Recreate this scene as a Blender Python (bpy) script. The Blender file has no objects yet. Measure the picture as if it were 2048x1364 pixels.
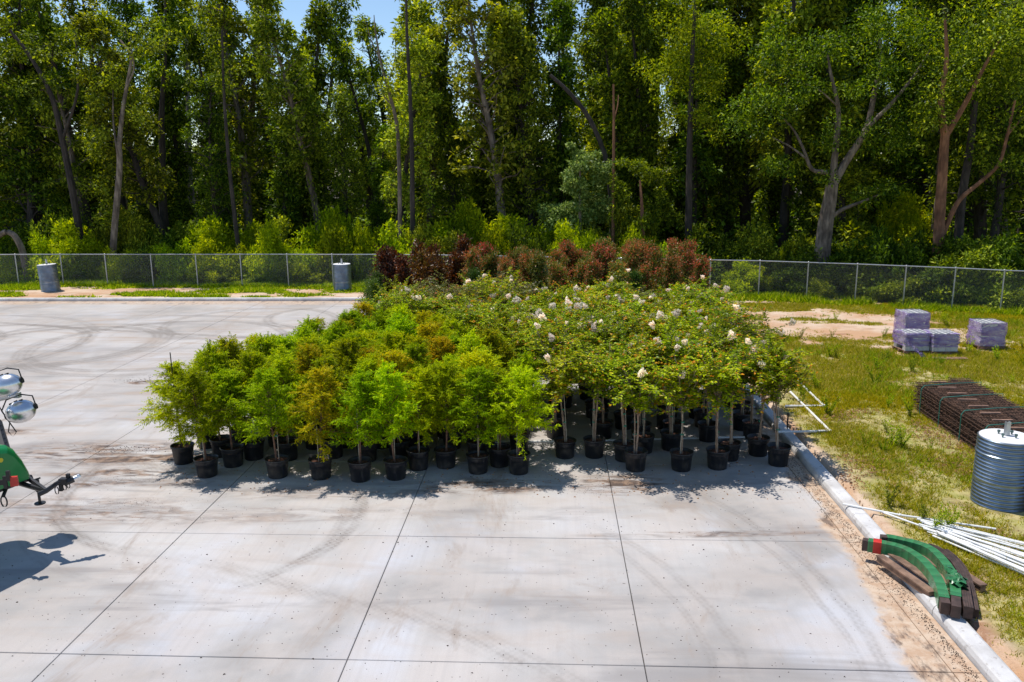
import bpy, math, random
import numpy as np
from math import sin, cos, pi, radians, atan2, sqrt

# ------------------------------------------------------------------ camera, sky, sun
S = bpy.context.scene
COL = S.collection
CAM_H, FOCAL, PITCH, YAW, ROLL = 6.06, 1620.0, radians(11.887), radians(2.836), -0.0085
Fv = np.array([-sin(YAW)*cos(PITCH), cos(YAW)*cos(PITCH), -sin(PITCH)])
Rv = np.array([cos(YAW), sin(YAW), 0.0]); Uv = np.cross(Rv, Fv)
def ray(u, v):
    a = (u-1024)/FOCAL; b = -(v-682)/FOCAL
    return Fv + (a*cos(ROLL)-b*sin(ROLL))*Rv + (a*sin(ROLL)+b*cos(ROLL))*Uv
def G(u, v, z=0.0):            # survey: the point at height z seen in that direction
    d = ray(u, v); t = (z-CAM_H)/d[2]; return (d[0]*t, d[1]*t, z)
def W(u, v, y):                # survey: the point at distance y
    d = ray(u, v); t = y/d[1]; return (d[0]*t, y, CAM_H+d[2]*t)

cam_d = bpy.data.cameras.new('camera'); cam = bpy.data.objects.new('camera', cam_d); COL.objects.link(cam)
cam_d.sensor_width = 36.0; cam_d.lens = 36.0*FOCAL/2048; cam_d.clip_start = 0.1; cam_d.clip_end = 1500
from mathutils import Matrix, Vector
r2 = cos(ROLL)*Rv + sin(ROLL)*Uv; u2 = -sin(ROLL)*Rv + cos(ROLL)*Uv
M = Matrix(((r2[0], u2[0], -Fv[0], 0), (r2[1], u2[1], -Fv[1], 0), (r2[2], u2[2], -Fv[2], CAM_H), (0, 0, 0, 1)))
cam.matrix_world = M
S.camera = cam

SUN = Vector((-0.32, 0.20, 1.0)).normalized()
w = bpy.data.worlds.new('World'); S.world = w; w.use_nodes = True
wn = w.node_tree; bgn = wn.nodes['Background']
sky = wn.nodes.new('ShaderNodeTexSky'); sky.sky_type = 'NISHITA'; sky.sun_disc = False
sky.sun_elevation = math.asin(SUN.z); sky.sun_rotation = atan2(SUN.x, SUN.y)
sky.altitude = 0; sky.air_density = 1.0; sky.dust_density = 0.0; sky.ozone_density = 3.5
wn.links.new(sky.outputs[0], bgn.inputs[0]); bgn.inputs[1].default_value = 0.14
sl = bpy.data.lights.new('sun', 'SUN'); sl.energy = 4.8; sl.angle = radians(0.53); sl.color = (1.0, 0.945, 0.875)
so = bpy.data.objects.new('sun', sl); COL.objects.link(so); so.location = (-20, 12, 60)
so.rotation_euler = SUN.to_track_quat('Z', 'Y').to_euler()
vs = S.view_settings; vs.view_transform = 'Standard'; vs.look = 'None'; vs.exposure = 0.05; vs.gamma = 1.0
vs.use_curve_mapping = False
S.cycles.max_bounces = 8; S.cycles.diffuse_bounces = 3; S.cycles.transparent_max_bounces = 8

R = np.random.RandomState(7); random.seed(7)

# ------------------------------------------------------------------ mesh helpers
class MB:
    def __init__(s): s.v = []; s.f = []; s.n = 0; s.at = []; s.mi = []
    def add(s, V, F, t=0.0, mi=0):
        V = np.asarray(V, float).reshape(-1, 3); F = np.asarray(F, int)
        s.v.append(V); s.f.append(F+s.n); s.n += len(V); s.mi.append(np.full(len(F), mi))
        s.at.append(np.broadcast_to(np.asarray(t, float), (len(V),)))
    def box(s, c, d, mi=0, rz=0, t=0.0):
        x, y, z = np.array(d)/2.0
        V = np.array([[-x,-y,-z],[x,-y,-z],[x,y,-z],[-x,y,-z],[-x,-y,z],[x,-y,z],[x,y,z],[-x,y,z]])
        if rz: V[:, :2] = V[:, :2] @ np.array([[cos(rz), sin(rz)], [-sin(rz), cos(rz)]])
        s.add(V+np.array(c), [[0,3,2,1],[4,5,6,7],[0,1,5,4],[1,2,6,5],[2,3,7,6],[3,0,4,7]], t, mi)
    def tube(s, P, r, k=6, cap=True, mi=0, t=0.0):
        P = np.asarray(P, float); n = len(P)
        r = np.broadcast_to(np.asarray(r, float), (n,))
        T = np.gradient(P, axis=0); T /= np.linalg.norm(T, axis=1)[:, None]+1e-9
        ref = np.array([0, 0, 1.0]) if abs(T[0][2]) < 0.8 else np.array([1.0, 0, 0])
        A = np.cross(T, ref); A /= np.linalg.norm(A, axis=1)[:, None]+1e-9; B = np.cross(T, A)
        th = np.arange(k)*2*pi/k
        V = P[:, None]+r[:, None, None]*(np.cos(th)[None, :, None]*A[:, None]+np.sin(th)[None, :, None]*B[:, None])
        F = []
        for i in range(n-1):
            for j in range(k):
                a = i*k+j; b = i*k+(j+1) % k; F.append([a, a+k, b+k, b])
        V = V.reshape(-1, 3)
        if cap:
            V = np.vstack([V, P[0], P[-1]]); m = n*k
            for j in range(k):
                F.append([m, j, (j+1) % k, (j+1) % k]); F.append([m+1, m-k+(j+1) % k, m-k+j, m-k+j])
        s.add(V, F, t, mi)
    def lathe(s, prof, k=24, mi=0, c=(0, 0, 0)):
        n = len(prof); th = np.arange(k)*2*pi/k
        V = np.array([[r*cos(a), r*sin(a), z] for r, z in prof for a in th])+np.array(c)
        F = [[i*k+j, i*k+(j+1) % k, (i+1)*k+(j+1) % k, (i+1)*k+j] for i in range(n-1) for j in range(k)]
        s.add(V, F, 0, mi)
    def sphere(s, c, r, k=12, m=8, mi=0):
        r = np.broadcast_to(np.asarray(r, float), (3,))
        V = [[sin(pi*i/m)*cos(2*pi*j/k), sin(pi*i/m)*sin(2*pi*j/k), cos(pi*i/m)] for i in range(m+1) for j in range(k)]
        F = [[i*k+j, (i+1)*k+j, (i+1)*k+(j+1) % k, i*k+(j+1) % k] for i in range(m) for j in range(k)]
        s.add(np.array(V)*r+np.array(c), F, 0, mi)
    def mesh(s, name, mats, smooth=False):
        V = np.vstack(s.v); F = np.vstack([f if f.shape[1] == 4 else np.hstack([f, f[:, -1:]]) for f in s.f])
        tri = F[:, 2] == F[:, 3]
        # degenerate quads written as triangles
        tri |= (F[:, 3] == F[:, 0])
        cnt = np.where(tri, 3, 4); st = np.concatenate([[0], np.cumsum(cnt)[:-1]])
        mask = np.ones(F.shape, bool); mask[tri, 3] = False
        loops = F[mask]
        me = bpy.data.meshes.new(name); me.vertices.add(len(V)); me.vertices.foreach_set('co', V.astype(np.float32).ravel())
        me.loops.add(len(loops)); me.loops.foreach_set('vertex_index', loops.astype(np.int32))
        me.polygons.add(len(F)); me.polygons.foreach_set('loop_start', st.astype(np.int32))
        me.polygons.foreach_set('loop_total', cnt.astype(np.int32))
        me.polygons.foreach_set('use_smooth', np.full(len(F), bool(smooth)))
        if not isinstance(mats, (list, tuple)): mats = [mats]
        for m in mats: me.materials.append(m)
        if len(mats) > 1: me.polygons.foreach_set('material_index', np.concatenate(s.mi).astype(np.int32))
        a = me.attributes.new('t', 'FLOAT', 'POINT'); a.data.foreach_set('value', np.concatenate(s.at).astype(np.float32))
        me.update(calc_edges=True)
        return me

def obj(name, me, parent=None, loc=None, rz=0.0, label=None, cat=None, group=None, kind=None, rot=None, sc=None):
    o = bpy.data.objects.new(name, me); COL.objects.link(o)
    if parent is not None: o.parent = parent
    if loc is not None: o.location = loc
    if rz: o.rotation_euler = (0, 0, rz)
    if rot is not None: o.rotation_euler = rot
    if sc is not None: o.scale = sc if hasattr(sc, '__len__') else (sc, sc, sc)
    if label: o['label'] = label
    if cat: o['category'] = cat
    if group: o['group'] = group
    if kind: o['kind'] = kind
    return o
def thing(name, label, cat, loc=(0, 0, 0), rz=0.0, group=None, sc=None, rot=None):
    return obj(name, None, None, loc, rz, label, cat, group, None, rot, sc)

# value noise used to lay out grass, sand and the ground
def _h(ix, iy, seed):
    n = (ix*374761393 + iy*668265263 + seed*1442695041) & 0x7fffffff
    n = ((n ^ (n >> 13))*1274126177) & 0x7fffffff
    return ((n ^ (n >> 16)) & 0xffff)/65535.0
def vn(x, y, s, seed=0):
    x = np.asarray(x, float)/s+1000; y = np.asarray(y, float)/s+1000
    ix = np.floor(x).astype(np.int64); iy = np.floor(y).astype(np.int64); fx = x-ix; fy = y-iy
    fx = fx*fx*(3-2*fx); fy = fy*fy*(3-2*fy)
    return (_h(ix, iy, seed)*(1-fx)+_h(ix+1, iy, seed)*fx)*(1-fy)+(_h(ix, iy+1, seed)*(1-fx)+_h(ix+1, iy+1, seed)*fx)*fy
def fbm(x, y, s, seed=0, o=4):
    r = 0; a = 0.5
    for i in range(o): r = r+a*vn(x, y, s/2**i, seed+i); a *= .5
    return r/(1-.5**o)
def ss(a, b, x): t = np.clip((x-a)/(b-a), 0, 1); return t*t*(3-2*t)

# ------------------------------------------------------------------ materials
def new_mat(name):
    m = bpy.data.materials.new(name); m.use_nodes = True
    return m, m.node_tree, m.node_tree.nodes['Principled BSDF']
class NT:
    def __init__(s, nt): s.nt = nt
    def n(s, t, **k):
        nd = s.nt.nodes.new(t)
        for a, b in k.items(): setattr(nd, a, b)
        return nd
    def l(s, a, b): s.nt.links.new(a, b)
    def noise(s, vec, scale, detail=4, rough=.55, dist=0.0):
        n = s.n('ShaderNodeTexNoise'); n.inputs['Scale'].default_value = scale; n.inputs['Detail'].default_value = detail
        n.inputs['Roughness'].default_value = rough; n.inputs['Distortion'].default_value = dist
        if vec is not None: s.l(vec, n.inputs['Vector'])
        return n.outputs['Fac']
    def mathn(s, op, a, b=None, c=None, clamp=False):
        n = s.n('ShaderNodeMath', operation=op, use_clamp=clamp)
        for i, q in enumerate((a, b, c)):
            if q is None: continue
            if isinstance(q, (int, float)): n.inputs[i].default_value = q
            else: s.l(q, n.inputs[i])
        return n.outputs[0]
    def mr(s, v, a, b, c=0.0, d=1.0, sm=True):
        n = s.n('ShaderNodeMapRange'); n.interpolation_type = 'SMOOTHSTEP' if sm else 'LINEAR'
        for i, q in zip((0, 1, 2, 3, 4), (v, a, b, c, d)):
            if isinstance(q, (int, float)): n.inputs[i].default_value = q
            else: s.l(q, n.inputs[i])
        return n.outputs[0]
    def mix(s, f, a, b, blend='MIX'):
        n = s.n('ShaderNodeMix', data_type='RGBA', blend_type=blend)
        for i, q in ((0, f), (6, a), (7, b)):
            if isinstance(q, (int, float)): n.inputs[i].default_value = q
            elif isinstance(q, tuple): n.inputs[i].default_value = (*q, 1.0) if len(q) == 3 else q
            else: s.l(q, n.inputs[i])
        return n.outputs[2]
    def ramp(s, f, stops):
        n = s.n('ShaderNodeValToRGB'); e = n.color_ramp.elements
        while len(e) < len(stops): e.new(0.5)
        for k, (p, c) in enumerate(stops): e[k].position = p; e[k].color = (*c, 1)
        s.l(f, n.inputs[0]); return n.outputs[0]
    def mapping(s, vec, scale):
        n = s.n('ShaderNodeMapping'); n.inputs['Scale'].default_value = scale; s.l(vec, n.inputs[0]); return n.outputs[0]
    def bump(s, h, strength, dist, bs):
        n = s.n('ShaderNodeBump'); n.inputs['Strength'].default_value = strength; n.inputs['Distance'].default_value = dist
        s.l(h, n.inputs['Height']); s.l(n.outputs[0], bs.inputs['Normal'])

def simple(name, c, rough=.6, metal=0.0, noise=.25, nscale=6.0, bump=0.0, c2=None):
    m, nt, bs = new_mat(name); q = NT(nt)
    tc = q.n('ShaderNodeTexCoord').outputs['Object']
    f = q.noise(tc, nscale, 5)
    a = tuple(x*(1-noise) for x in c); b = tuple(min(1, x*(1+noise)) for x in (c2 or c))
    col = q.mix(q.mr(f, .3, .7), a, b)
    q.l(col, bs.inputs['Base Color']); bs.inputs['Roughness'].default_value = rough; bs.inputs['Metallic'].default_value = metal
    if bump: q.bump(q.noise(tc, nscale*6, 3), bump, .01, bs)
    return m

def leaf_mat(name, stops, tip=None, trans=.45, gloss=.35, objvar=.25, rough=.45):
    """colour per leaf (random per island), shifted per plant, 't' mixes in the young-growth colour"""
    m, nt, bs = new_mat(name); q = NT(nt)
    ge = q.n('ShaderNodeNewGeometry'); oi = q.n('ShaderNodeObjectInfo')
    rnd = ge.outputs['Random Per Island']
    f = q.mathn('ADD', q.mathn('MULTIPLY', rnd, 1-objvar), q.mathn('MULTIPLY', oi.outputs['Random'], objvar))
    col = q.ramp(f, stops)
    if tip is not None:
        at = q.n('ShaderNodeAttribute', attribute_name='t')
        tf = q.mr(q.mathn('ADD', at.outputs['Fac'], q.mathn('MULTIPLY', q.mathn('SUBTRACT', rnd, .5), .9)), .45, .75)
        col = q.mix(tf, col, tip)
    hs = q.n('ShaderNodeHueSaturation')
    v = q.mathn('MULTIPLY_ADD', q.mathn('FRACT', q.mathn('MULTIPLY', oi.outputs['Random'], 7.31)), .5, .78)
    q.l(v, hs.inputs['Value']); q.l(col, hs.inputs['Color'])
    h = q.mathn('MULTIPLY_ADD', q.mathn('FRACT', q.mathn('MULTIPLY', oi.outputs['Random'], 13.7)), .035, .4825)
    q.l(h, hs.inputs['Hue']); col = hs.outputs[0]
    tr = q.n('ShaderNodeBsdfTranslucent'); mx = q.n('ShaderNodeMixShader'); mx.inputs[0].default_value = trans
    hs2 = q.n('ShaderNodeHueSaturation'); hs2.inputs['Value'].default_value = 1.35; hs2.inputs['Saturation'].default_value = 1.1
    hs2.inputs['Hue'].default_value = .485
    q.l(col, hs2.inputs['Color']); q.l(hs2.outputs[0], tr.inputs[0])
    q.l(col, bs.inputs['Base Color']); bs.inputs['Roughness'].default_value = rough
    bs.inputs['Specular IOR Level'].default_value = gloss
    out = nt.nodes['Material Output']
    q.l(bs.outputs[0], mx.inputs[1]); q.l(tr.outputs[0], mx.inputs[2]); q.l(mx.outputs[0], out.inputs[0])
    return m

M_CYP = leaf_mat('cypress_needles', [(0, (.10, .16, .003)), (.45, (.30, .41, .004)), (.8, (.56, .62, .005)), (1, (.70, .58, .010))], trans=.48, gloss=.06)
M_CYPO = leaf_mat('cypress_needles_olive', [(0, (.10, .13, .005)), (.45, (.30, .32, .006)), (.8, (.54, .46, .010)), (1, (.62, .32, .02))], trans=.48, gloss=.06)
M_CYPG = leaf_mat('cypress_needles_green', [(0, (.08, .15, .003)), (.45, (.27, .42, .004)), (.8, (.50, .62, .006)), (1, (.62, .62, .010))], trans=.48, gloss=.06)
M_CRA = leaf_mat('crape_leaves', [(0, (.030, .080, .002)), (.42, (.17, .26, .003)), (.78, (.44, .52, .005)), (1, (.70, .74, .03))], tip=(.60, .27, .02), trans=.28, gloss=.10, rough=.32)
M_RED = leaf_mat('red_tip_leaves', [(0, (.035, .060, .008)), (.5, (.12, .15, .02)), (.85, (.30, .28, .05)), (1, (.44, .26, .08))], tip=(.50, .15, .07), trans=.35, gloss=.3, rough=.4)
M_BRO = leaf_mat('bronze_leaves', [(0, (.025, .011, .005)), (.5, (.09, .034, .008)), (.8, (.26, .10, .016)), (1, (.08, .11, .012))], trans=.22, gloss=.35, rough=.4)
M_HOL = leaf_mat('holly_leaves', [(0, (.018, .05, .008)), (.6, (.06, .12, .012)), (1, (.16, .22, .03))], trans=.25, gloss=.3, rough=.35)
M_FDK = leaf_mat('forest_leaves_dark', [(0, (.014, .036, .004)), (.45, (.062, .115, .009)), (.8, (.23, .33, .018)), (1, (.55, .64, .06))], trans=.42, gloss=.15, objvar=.18)
M_FOL = leaf_mat('forest_leaves_olive', [(0, (.025, .048, .005)), (.45, (.125, .18, .013)), (.8, (.38, .45, .03)), (1, (.74, .76, .10))], trans=.42, gloss=.15, objvar=.18)
M_FBR = leaf_mat('forest_leaves_bright', [(0, (.07, .13, .003)), (.45, (.25, .36, .006)), (.82, (.54, .62, .010)), (1, (.70, .72, .03))], trans=.45, gloss=.1, objvar=.25)
M_FYL = leaf_mat('forest_leaves_yellowing', [(0, (.05, .08, .004)), (.5, (.18, .23, .008)), (.85, (.44, .46, .015)), (1, (.74, .60, .04))], trans=.42, gloss=.1, objvar=.2)
M_FPL = leaf_mat('forest_leaves_pale', [(0, (.03, .065, .012)), (.5, (.12, .19, .035)), (.85, (.30, .38, .09)), (1, (.55, .62, .18))], trans=.32, gloss=.35, objvar=.2)
M_GRS = leaf_mat('grass_blades', [(0, (.15, .20, .006)), (.4, (.38, .44, .012)), (.72, (.60, .58, .05)), (1, (.74, .62, .20))], tip=(.66, .60, .03), trans=.42, gloss=.05, objvar=0)
M_GRG = leaf_mat('grass_blades_green', [(0, (.09, .17, .005)), (.5, (.26, .42, .010)), (.85, (.46, .58, .02)), (1, (.62, .60, .12))], trans=.42, gloss=.05, objvar=0)
M_FLW = leaf_mat('blossom_petals', [(0, (.78, .70, .60)), (.6, (.88, .84, .76)), (1, (.88, .70, .50))], trans=.5, gloss=.05, objvar=.1)

def bark(name, a, b, sc=5):
    m, nt, bs = new_mat(name); q = NT(nt); tc = q.n('ShaderNodeTexCoord').outputs['Object']
    f = q.noise(q.mapping(tc, (1, 1, .25)), sc, 6, .65)
    f2 = q.noise(tc, sc*.25, 3)
    col = q.mix(q.mr(f, .3, .72), a, b); col = q.mix(q.mr(f2, .42, .66, 0, .55), col, tuple(x*.45 for x in a))
    q.l(col, bs.inputs['Base Color']); bs.inputs['Roughness'].default_value = .85
    q.bump(f, .8, .03, bs); return m
M_BRK = bark('bark_dark', (.018, .014, .011), (.075, .060, .048))
M_BRP = bark('bark_pale', (.08, .060, .045), (.30, .245, .19))
M_BRR = bark('bark_rust', (.14, .06, .03), (.34, .17, .09))
M_BRC = bark('bark_cypress', (.12, .055, .035), (.30, .17, .11), 30)
M_BRM = bark('bark_myrtle', (.22, .14, .09), (.48, .36, .26), 24)
M_STK = simple('bamboo_stake', (.42, .36, .27), .6)
M_TIE = simple('green_tie_tape', (.02, .22, .14), .5)
M_POT = simple('black_pot_plastic', (.016, .017, .019), .38, noise=.35, nscale=5, bump=.15)
M_SOIL = simple('potting_bark', (.035, .020, .013), .95, noise=.7, nscale=25, bump=1.0, c2=(.12, .05, .03))
M_STEEL = simple('galvanised_steel', (.46, .48, .50), .42, .75, .15, 3)
M_GALV = simple('corrugated_galvanised_steel', (.30, .36, .42), .30, .85, .25, 2.2)
M_WIRE = simple('fence_wire', (.27, .29, .32), .4, .45, .1)
M_CONCW = simple('white_cast_concrete', (.66, .66, .66), .8, noise=.08, nscale=4, bump=.2)
M_BOLT = simple('anchor_bolt_steel', (.10, .16, .15), .5, .6)
M_PVC = simple('white_pvc', (.78, .78, .76), .35, noise=.08, nscale=2)
M_REBAR = simple('rusty_rebar', (.035, .020, .014), .8, .1, .55, 9, c2=(.11, .058, .036))
M_TIMB = simple('weathered_timber', (.20, .12, .08), .8, noise=.4, nscale=7, bump=.4)
M_TIMBD = simple('dark_laminated_timber', (.060, .035, .028), .65, noise=.4, nscale=9, bump=.4)
M_TAN = simple('tan_timber_bearer', (.38, .22, .15), .75, noise=.3)
M_GREEN = simple('green_machine_paint', (.008, .20, .045), .28, noise=.08, nscale=3)
M_BLACK = simple('black_painted_steel', (.014, .014, .016), .45, noise=.3)
M_RUBBER = simple('black_rubber', (.012, .012, .012), .8)
M_ALU = simple('spun_aluminium', (.72, .73, .75), .28, .9, .08)
M_REDP = simple('red_plastic', (.50, .03, .02), .4)
M_YEL = simple('yellow_decal', (.65, .52, .02), .5, noise=.05)
M_WHT = simple('white_decal', (.75, .75, .72), .5, noise=.05)
M_STRAP = simple('green_strapping', (.03, .20, .15), .5)
M_BLOCK = simple('grey_block_concrete', (.56, .56, .55), .9, noise=.15, nscale=8, bump=.5)
M_SKIRT = simple('road_plate_steel', (.08, .08, .085), .6)

def pot_mat():
    m, nt, bs = new_mat('dusty_pot_plastic'); q = NT(nt); tc = q.n('ShaderNodeTexCoord').outputs['Object']
    oi = q.n('ShaderNodeObjectInfo'); va = q.n('ShaderNodeVectorMath', operation='ADD'); q.l(tc, va.inputs[0]); q.l(oi.outputs['Location'], va.inputs[1])
    f = q.noise(va.outputs[0], 4.5, 6, .7); f2 = q.noise(q.mapping(va.outputs[0], (14, 14, 1.2)), 1, 4, .6)
    col = q.mix(q.mr(f, .45, .70, 0, .75), (.013, .013, .015), (.085, .072, .060))
    col = q.mix(q.mr(f2, .58, .72, 0, .5), col, (.11, .10, .095))
    q.l(col, bs.inputs['Base Color']); q.l(q.mr(f, .4, .7, .36, .75), bs.inputs['Roughness']); q.bump(f, .3, .01, bs); return m
M_POT = pot_mat()
def wrap_mat():
    m, nt, bs = new_mat('purple_stretch_wrap'); q = NT(nt); tc = q.n('ShaderNodeTexCoord').outputs['Object']
    f = q.noise(q.mapping(tc, (1, 1, 2.5)), 3.2, 5, .6, .6)
    col = q.mix(q.mr(f, .3, .7), (.20, .10, .44), (.66, .50, .82))
    q.l(col, bs.inputs['Base Color']); bs.inputs['Roughness'].default_value = .16
    q.bump(q.noise(q.mapping(tc, (1, 1, 3)), 6, 4, .6, 1.2), 1.0, .05, bs)
    tp = q.n('ShaderNodeBsdfTransparent'); mx = q.n('ShaderNodeMixShader')
    q.l(q.mr(f, .3, .75, .30, .75), mx.inputs[0]); q.l(tp.outputs[0], mx.inputs[2]); q.l(bs.outputs[0], mx.inputs[1])
    q.l(mx.outputs[0], nt.nodes['Material Output'].inputs[0]); return m
M_WRAP = wrap_mat()
def green_wrap():
    m, nt, bs = new_mat('green_plastic_wrap'); q = NT(nt); tc = q.n('ShaderNodeTexCoord').outputs['Object']
    at = q.n('ShaderNodeAttribute', attribute_name='t').outputs['Fac']
    band = q.mathn('FRACT', q.mathn('MULTIPLY_ADD', at, 15.0, q.mathn('MULTIPLY', q.noise(tc, 2, 2), .12)))
    f = q.noise(tc, 7, 4)
    col = q.mix(q.mr(band, .05, .95), (.034, .16, .058), (.050, .22, .082))
    col = q.mix(q.mr(f, .5, .68, 0, .6), col, (.10, .11, .06))
    q.l(col, bs.inputs['Base Color']); bs.inputs['Roughness'].default_value = .24
    q.bump(q.noise(tc, 14, 4, .6, 1.0), .5, .010, bs); return m
M_GWRAP = green_wrap()

# concrete with clouding, broom streaks, tyre arcs and drifted sand
def concrete_mat():
    m, nt, bs = new_mat('broomed_concrete'); q = NT(nt)
    ge = q.n('ShaderNodeNewGeometry'); P = ge.outputs['Position']
    sx = q.n('ShaderNodeSeparateXYZ'); q.l(P, sx.inputs[0]); X, Y = sx.outputs[0], sx.outputs[1]
    big = q.noise(P, .22, 5, .55, .4); mid = q.noise(P, 1.1, 6, .6, .3); fine = q.noise(P, 60, 3, .7)
    stk = q.noise(q.mapping(P, (9, .25, 1)), 1.4, 4, .6)
    col = q.mix(q.mr(big, .36, .62), (.30, .283, .267), (.53, .506, .484))
    col = q.mix(q.mr(q.noise(P, .33, 4, .5, .8), .50, .68, 0, .6), col, (.54, .55, .59))
    col = q.mix(q.mr(mid, .38, .62, .0, .5), col, (.50, .44, .395))
    col = q.mix(q.mr(stk, .40, .70, 0, .20), col, (.36, .34, .33))
    # broad darker damp-looking bands running across the slabs
    sm = q.noise(q.mapping(P, (.16, .9, 1)), 1.0, 5, .6, .5)
    col = q.mix(q.mr(sm, .54, .68, 0, .75), col, (.27, .25, .24))
    col = q.mix(q.mr(q.noise(q.mapping(P, (.5, .16, 1)), 1.3, 6, .7, 1.5), .54, .70, 0, .75), col, (.33, .27, .225))
    # tyre arcs
    gp = bpy.data.node_groups.new('tyre_arc', 'ShaderNodeTree'); h = NT(gp)
    gp.interface.new_socket('X', in_out='INPUT', socket_type='NodeSocketFloat'); gp.interface.new_socket('Y', in_out='INPUT', socket_type='NodeSocketFloat')
    for nm in ('CX', 'CY', 'Radius', 'Width', 'Y0', 'Y1', 'X0', 'X1'): gp.interface.new_socket(nm, in_out='INPUT', socket_type='NodeSocketFloat')
    gp.interface.new_socket('Fac', in_out='OUTPUT', socket_type='NodeSocketFloat')
    gi = h.n('NodeGroupInput').outputs; go = h.n('NodeGroupOutput')
    dx = h.mathn('SUBTRACT', gi[0], gi[2]); dy = h.mathn('SUBTRACT', gi[1], gi[3])
    d = h.mathn('SQRT', h.mathn('ADD', h.mathn('MULTIPLY', dx, dx), h.mathn('MULTIPLY', dy, dy)))
    d = h.mathn('ABSOLUTE', h.mathn('SUBTRACT', d, gi[4]))
    a = h.mr(d, 0.0, gi[5], .8, 0.0)
    # two darker edges of the tyre
    a = h.mathn('MULTIPLY', a, h.mr(h.mathn('ABSOLUTE', h.mathn('SUBTRACT', d, h.mathn('MULTIPLY', gi[5], .45))), 0.0, h.mathn('MULTIPLY', gi[5], .5), 1.5, .6))
    wy = h.mathn('MULTIPLY', h.mr(gi[1], gi[6], h.mathn('ADD', gi[6], 1.6)), h.mr(gi[1], h.mathn('SUBTRACT', gi[7], 1.6), gi[7], 1.0, 0.0))
    wx = h.mathn('MULTIPLY', h.mr(gi[0], gi[8], h.mathn('ADD', gi[8], 1.2)), h.mr(gi[0], h.mathn('SUBTRACT', gi[9], 1.2), gi[9], 1.0, 0.0))
    h.l(h.mathn('MULTIPLY', a, h.mathn('MULTIPLY', wy, wx)), go.inputs[0])
    wob = q.mathn('MULTIPLY', q.mathn('SUBTRACT', q.noise(P, .5, 3), .5), .35)
    XW = q.mathn('ADD', X, wob)
    brk = q.mr(q.noise(P, 2.2, 5, .7), .30, .56, .25, 1.0)
    ch = q.n('ShaderNodeTexChecker'); ch.inputs['Scale'].default_value = 17.0
    q.l(P, ch.inputs[0]); tread = q.mathn('MULTIPLY_ADD', ch.outputs['Fac'], .35, .65)
    tot = None
    for (cx, cy, r, wd, y0, y1, x0, x1, k) in ARCS:
        g = q.n('ShaderNodeGroup'); g.node_tree = gp
        q.l(XW, g.inputs[0]); q.l(Y, g.inputs[1])
        for i, val in enumerate((cx, cy, r, wd, y0, y1, x0, x1)): g.inputs[2+i].default_value = val
        z = q.mathn('MULTIPLY', g.outputs[0], k*(.75 if cy > 20 or k > .9 else .6)); tot = z if tot is None else q.mathn('ADD', tot, z)
    tot = q.mathn('MULTIPLY', q.mathn('MULTIPLY', tot, brk), tread, clamp=True)
    col = q.mix(q.mathn('MULTIPLY', tot, 1.0), col, (.17, .145, .125))
    # reddish dirt swept across the far left
    dirt = q.noise(q.mapping(P, (.35, 1.6, 1)), 1.0, 6, .65, .6)
    dm = q.mathn('MULTIPLY', q.mr(dirt, .50, .70), q.mr(Y, 13.5, 20, .25, .9))
    col = q.mix(dm, col, (.38, .285, .215))
    col = q.mix(q.mr(Y, 15, 24, 0, .30), col, (.40, .375, .35))
    # brown soil tracked over the slabs and dropped by the pots
    dsum = None
    for (cx, cy, rx, ry, k) in ((-10.0, 16.6, 3.6, 1.1, .8), (-8.6, 15.5, 2.6, .35, 1.0), (-8.9, 16.3, 1.8, .30, 1.0), (-8.4, 14.9, 2.2, .30, .9), (-11.6, 22.7, 1.3, .32, 1.4), (-11.2, 23.6, 1.1, .3, 1.4), (-13.5, 18.0, 1.6, .3, 1.0), (1.4, 15.1, 1.3, .7, 1.0), (-1.2, 15.0, 1.6, .6, .8), (-3.5, 14.6, 4.5, .5, .45), (2.6, 12.9, 2.6, .16, .7), (-6.0, 13.4, 5.0, .5, .4), (-9.2, 13.6, 3.2, .9, .5)):
        ax = q.mathn('MULTIPLY', q.mathn('SUBTRACT', X, cx), 1/rx); ay = q.mathn('MULTIPLY', q.mathn('SUBTRACT', q.mathn('MULTIPLY_ADD', X, -.06, Y), cy-.06*cx), 1/ry)
        z = q.mathn('MULTIPLY', q.mr(q.mathn('ADD', q.mathn('MULTIPLY', ax, ax), q.mathn('MULTIPLY', ay, ay)), 0.0, 1.0, 1.0, 0.0), k)
        dsum = z if dsum is None else q.mathn('ADD', dsum, z)
    sn2 = q.mr(q.noise(q.mapping(P, (.55, 2.2, 1)), 1.7, 8, .72, .8), .40, .62)
    ds = q.mathn('MULTIPLY', dsum, sn2, clamp=True)
    ds = q.mathn('MULTIPLY', ds, 1.25, clamp=True)
    col = q.mix(ds, col, q.mix(q.mr(q.noise(P, 3.5, 5), .4, .6), (.25, .16, .105), (.085, .055, .042)))
    # sand blown against both kerbs
    sn = q.noise(P, .8, 6, .65)
    edge = q.mathn('ADD', X, q.mathn('MULTIPLY', q.mathn('SUBTRACT', sn, .5), 1.3))
    near = q.mr(Y, 9.0, 14.5, .32, 0.0)
    sm1 = q.mr(q.mathn('ADD', edge, near), 4.72, 4.95)
    bk = q.mr(q.mathn('ADD', Y, q.mathn('MULTIPLY', q.mathn('SUBTRACT', sn, .5), 2.2)), 36.6, 37.7, 0, .8)
    sm1 = q.mathn('MAXIMUM', sm1, bk)
    scol = q.mix(q.mr(q.noise(P, 5, 6, .7), .35, .65), (.46, .30, .19), (.58, .45, .33))
    scol = q.mix(q.mr(q.noise(q.mapping(P, (2.4, .8, 1)), 1.6, 6, .7), .52, .64, 0, .85), scol, (.13, .085, .06))
    col = q.mix(sm1, col, scol)
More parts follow.
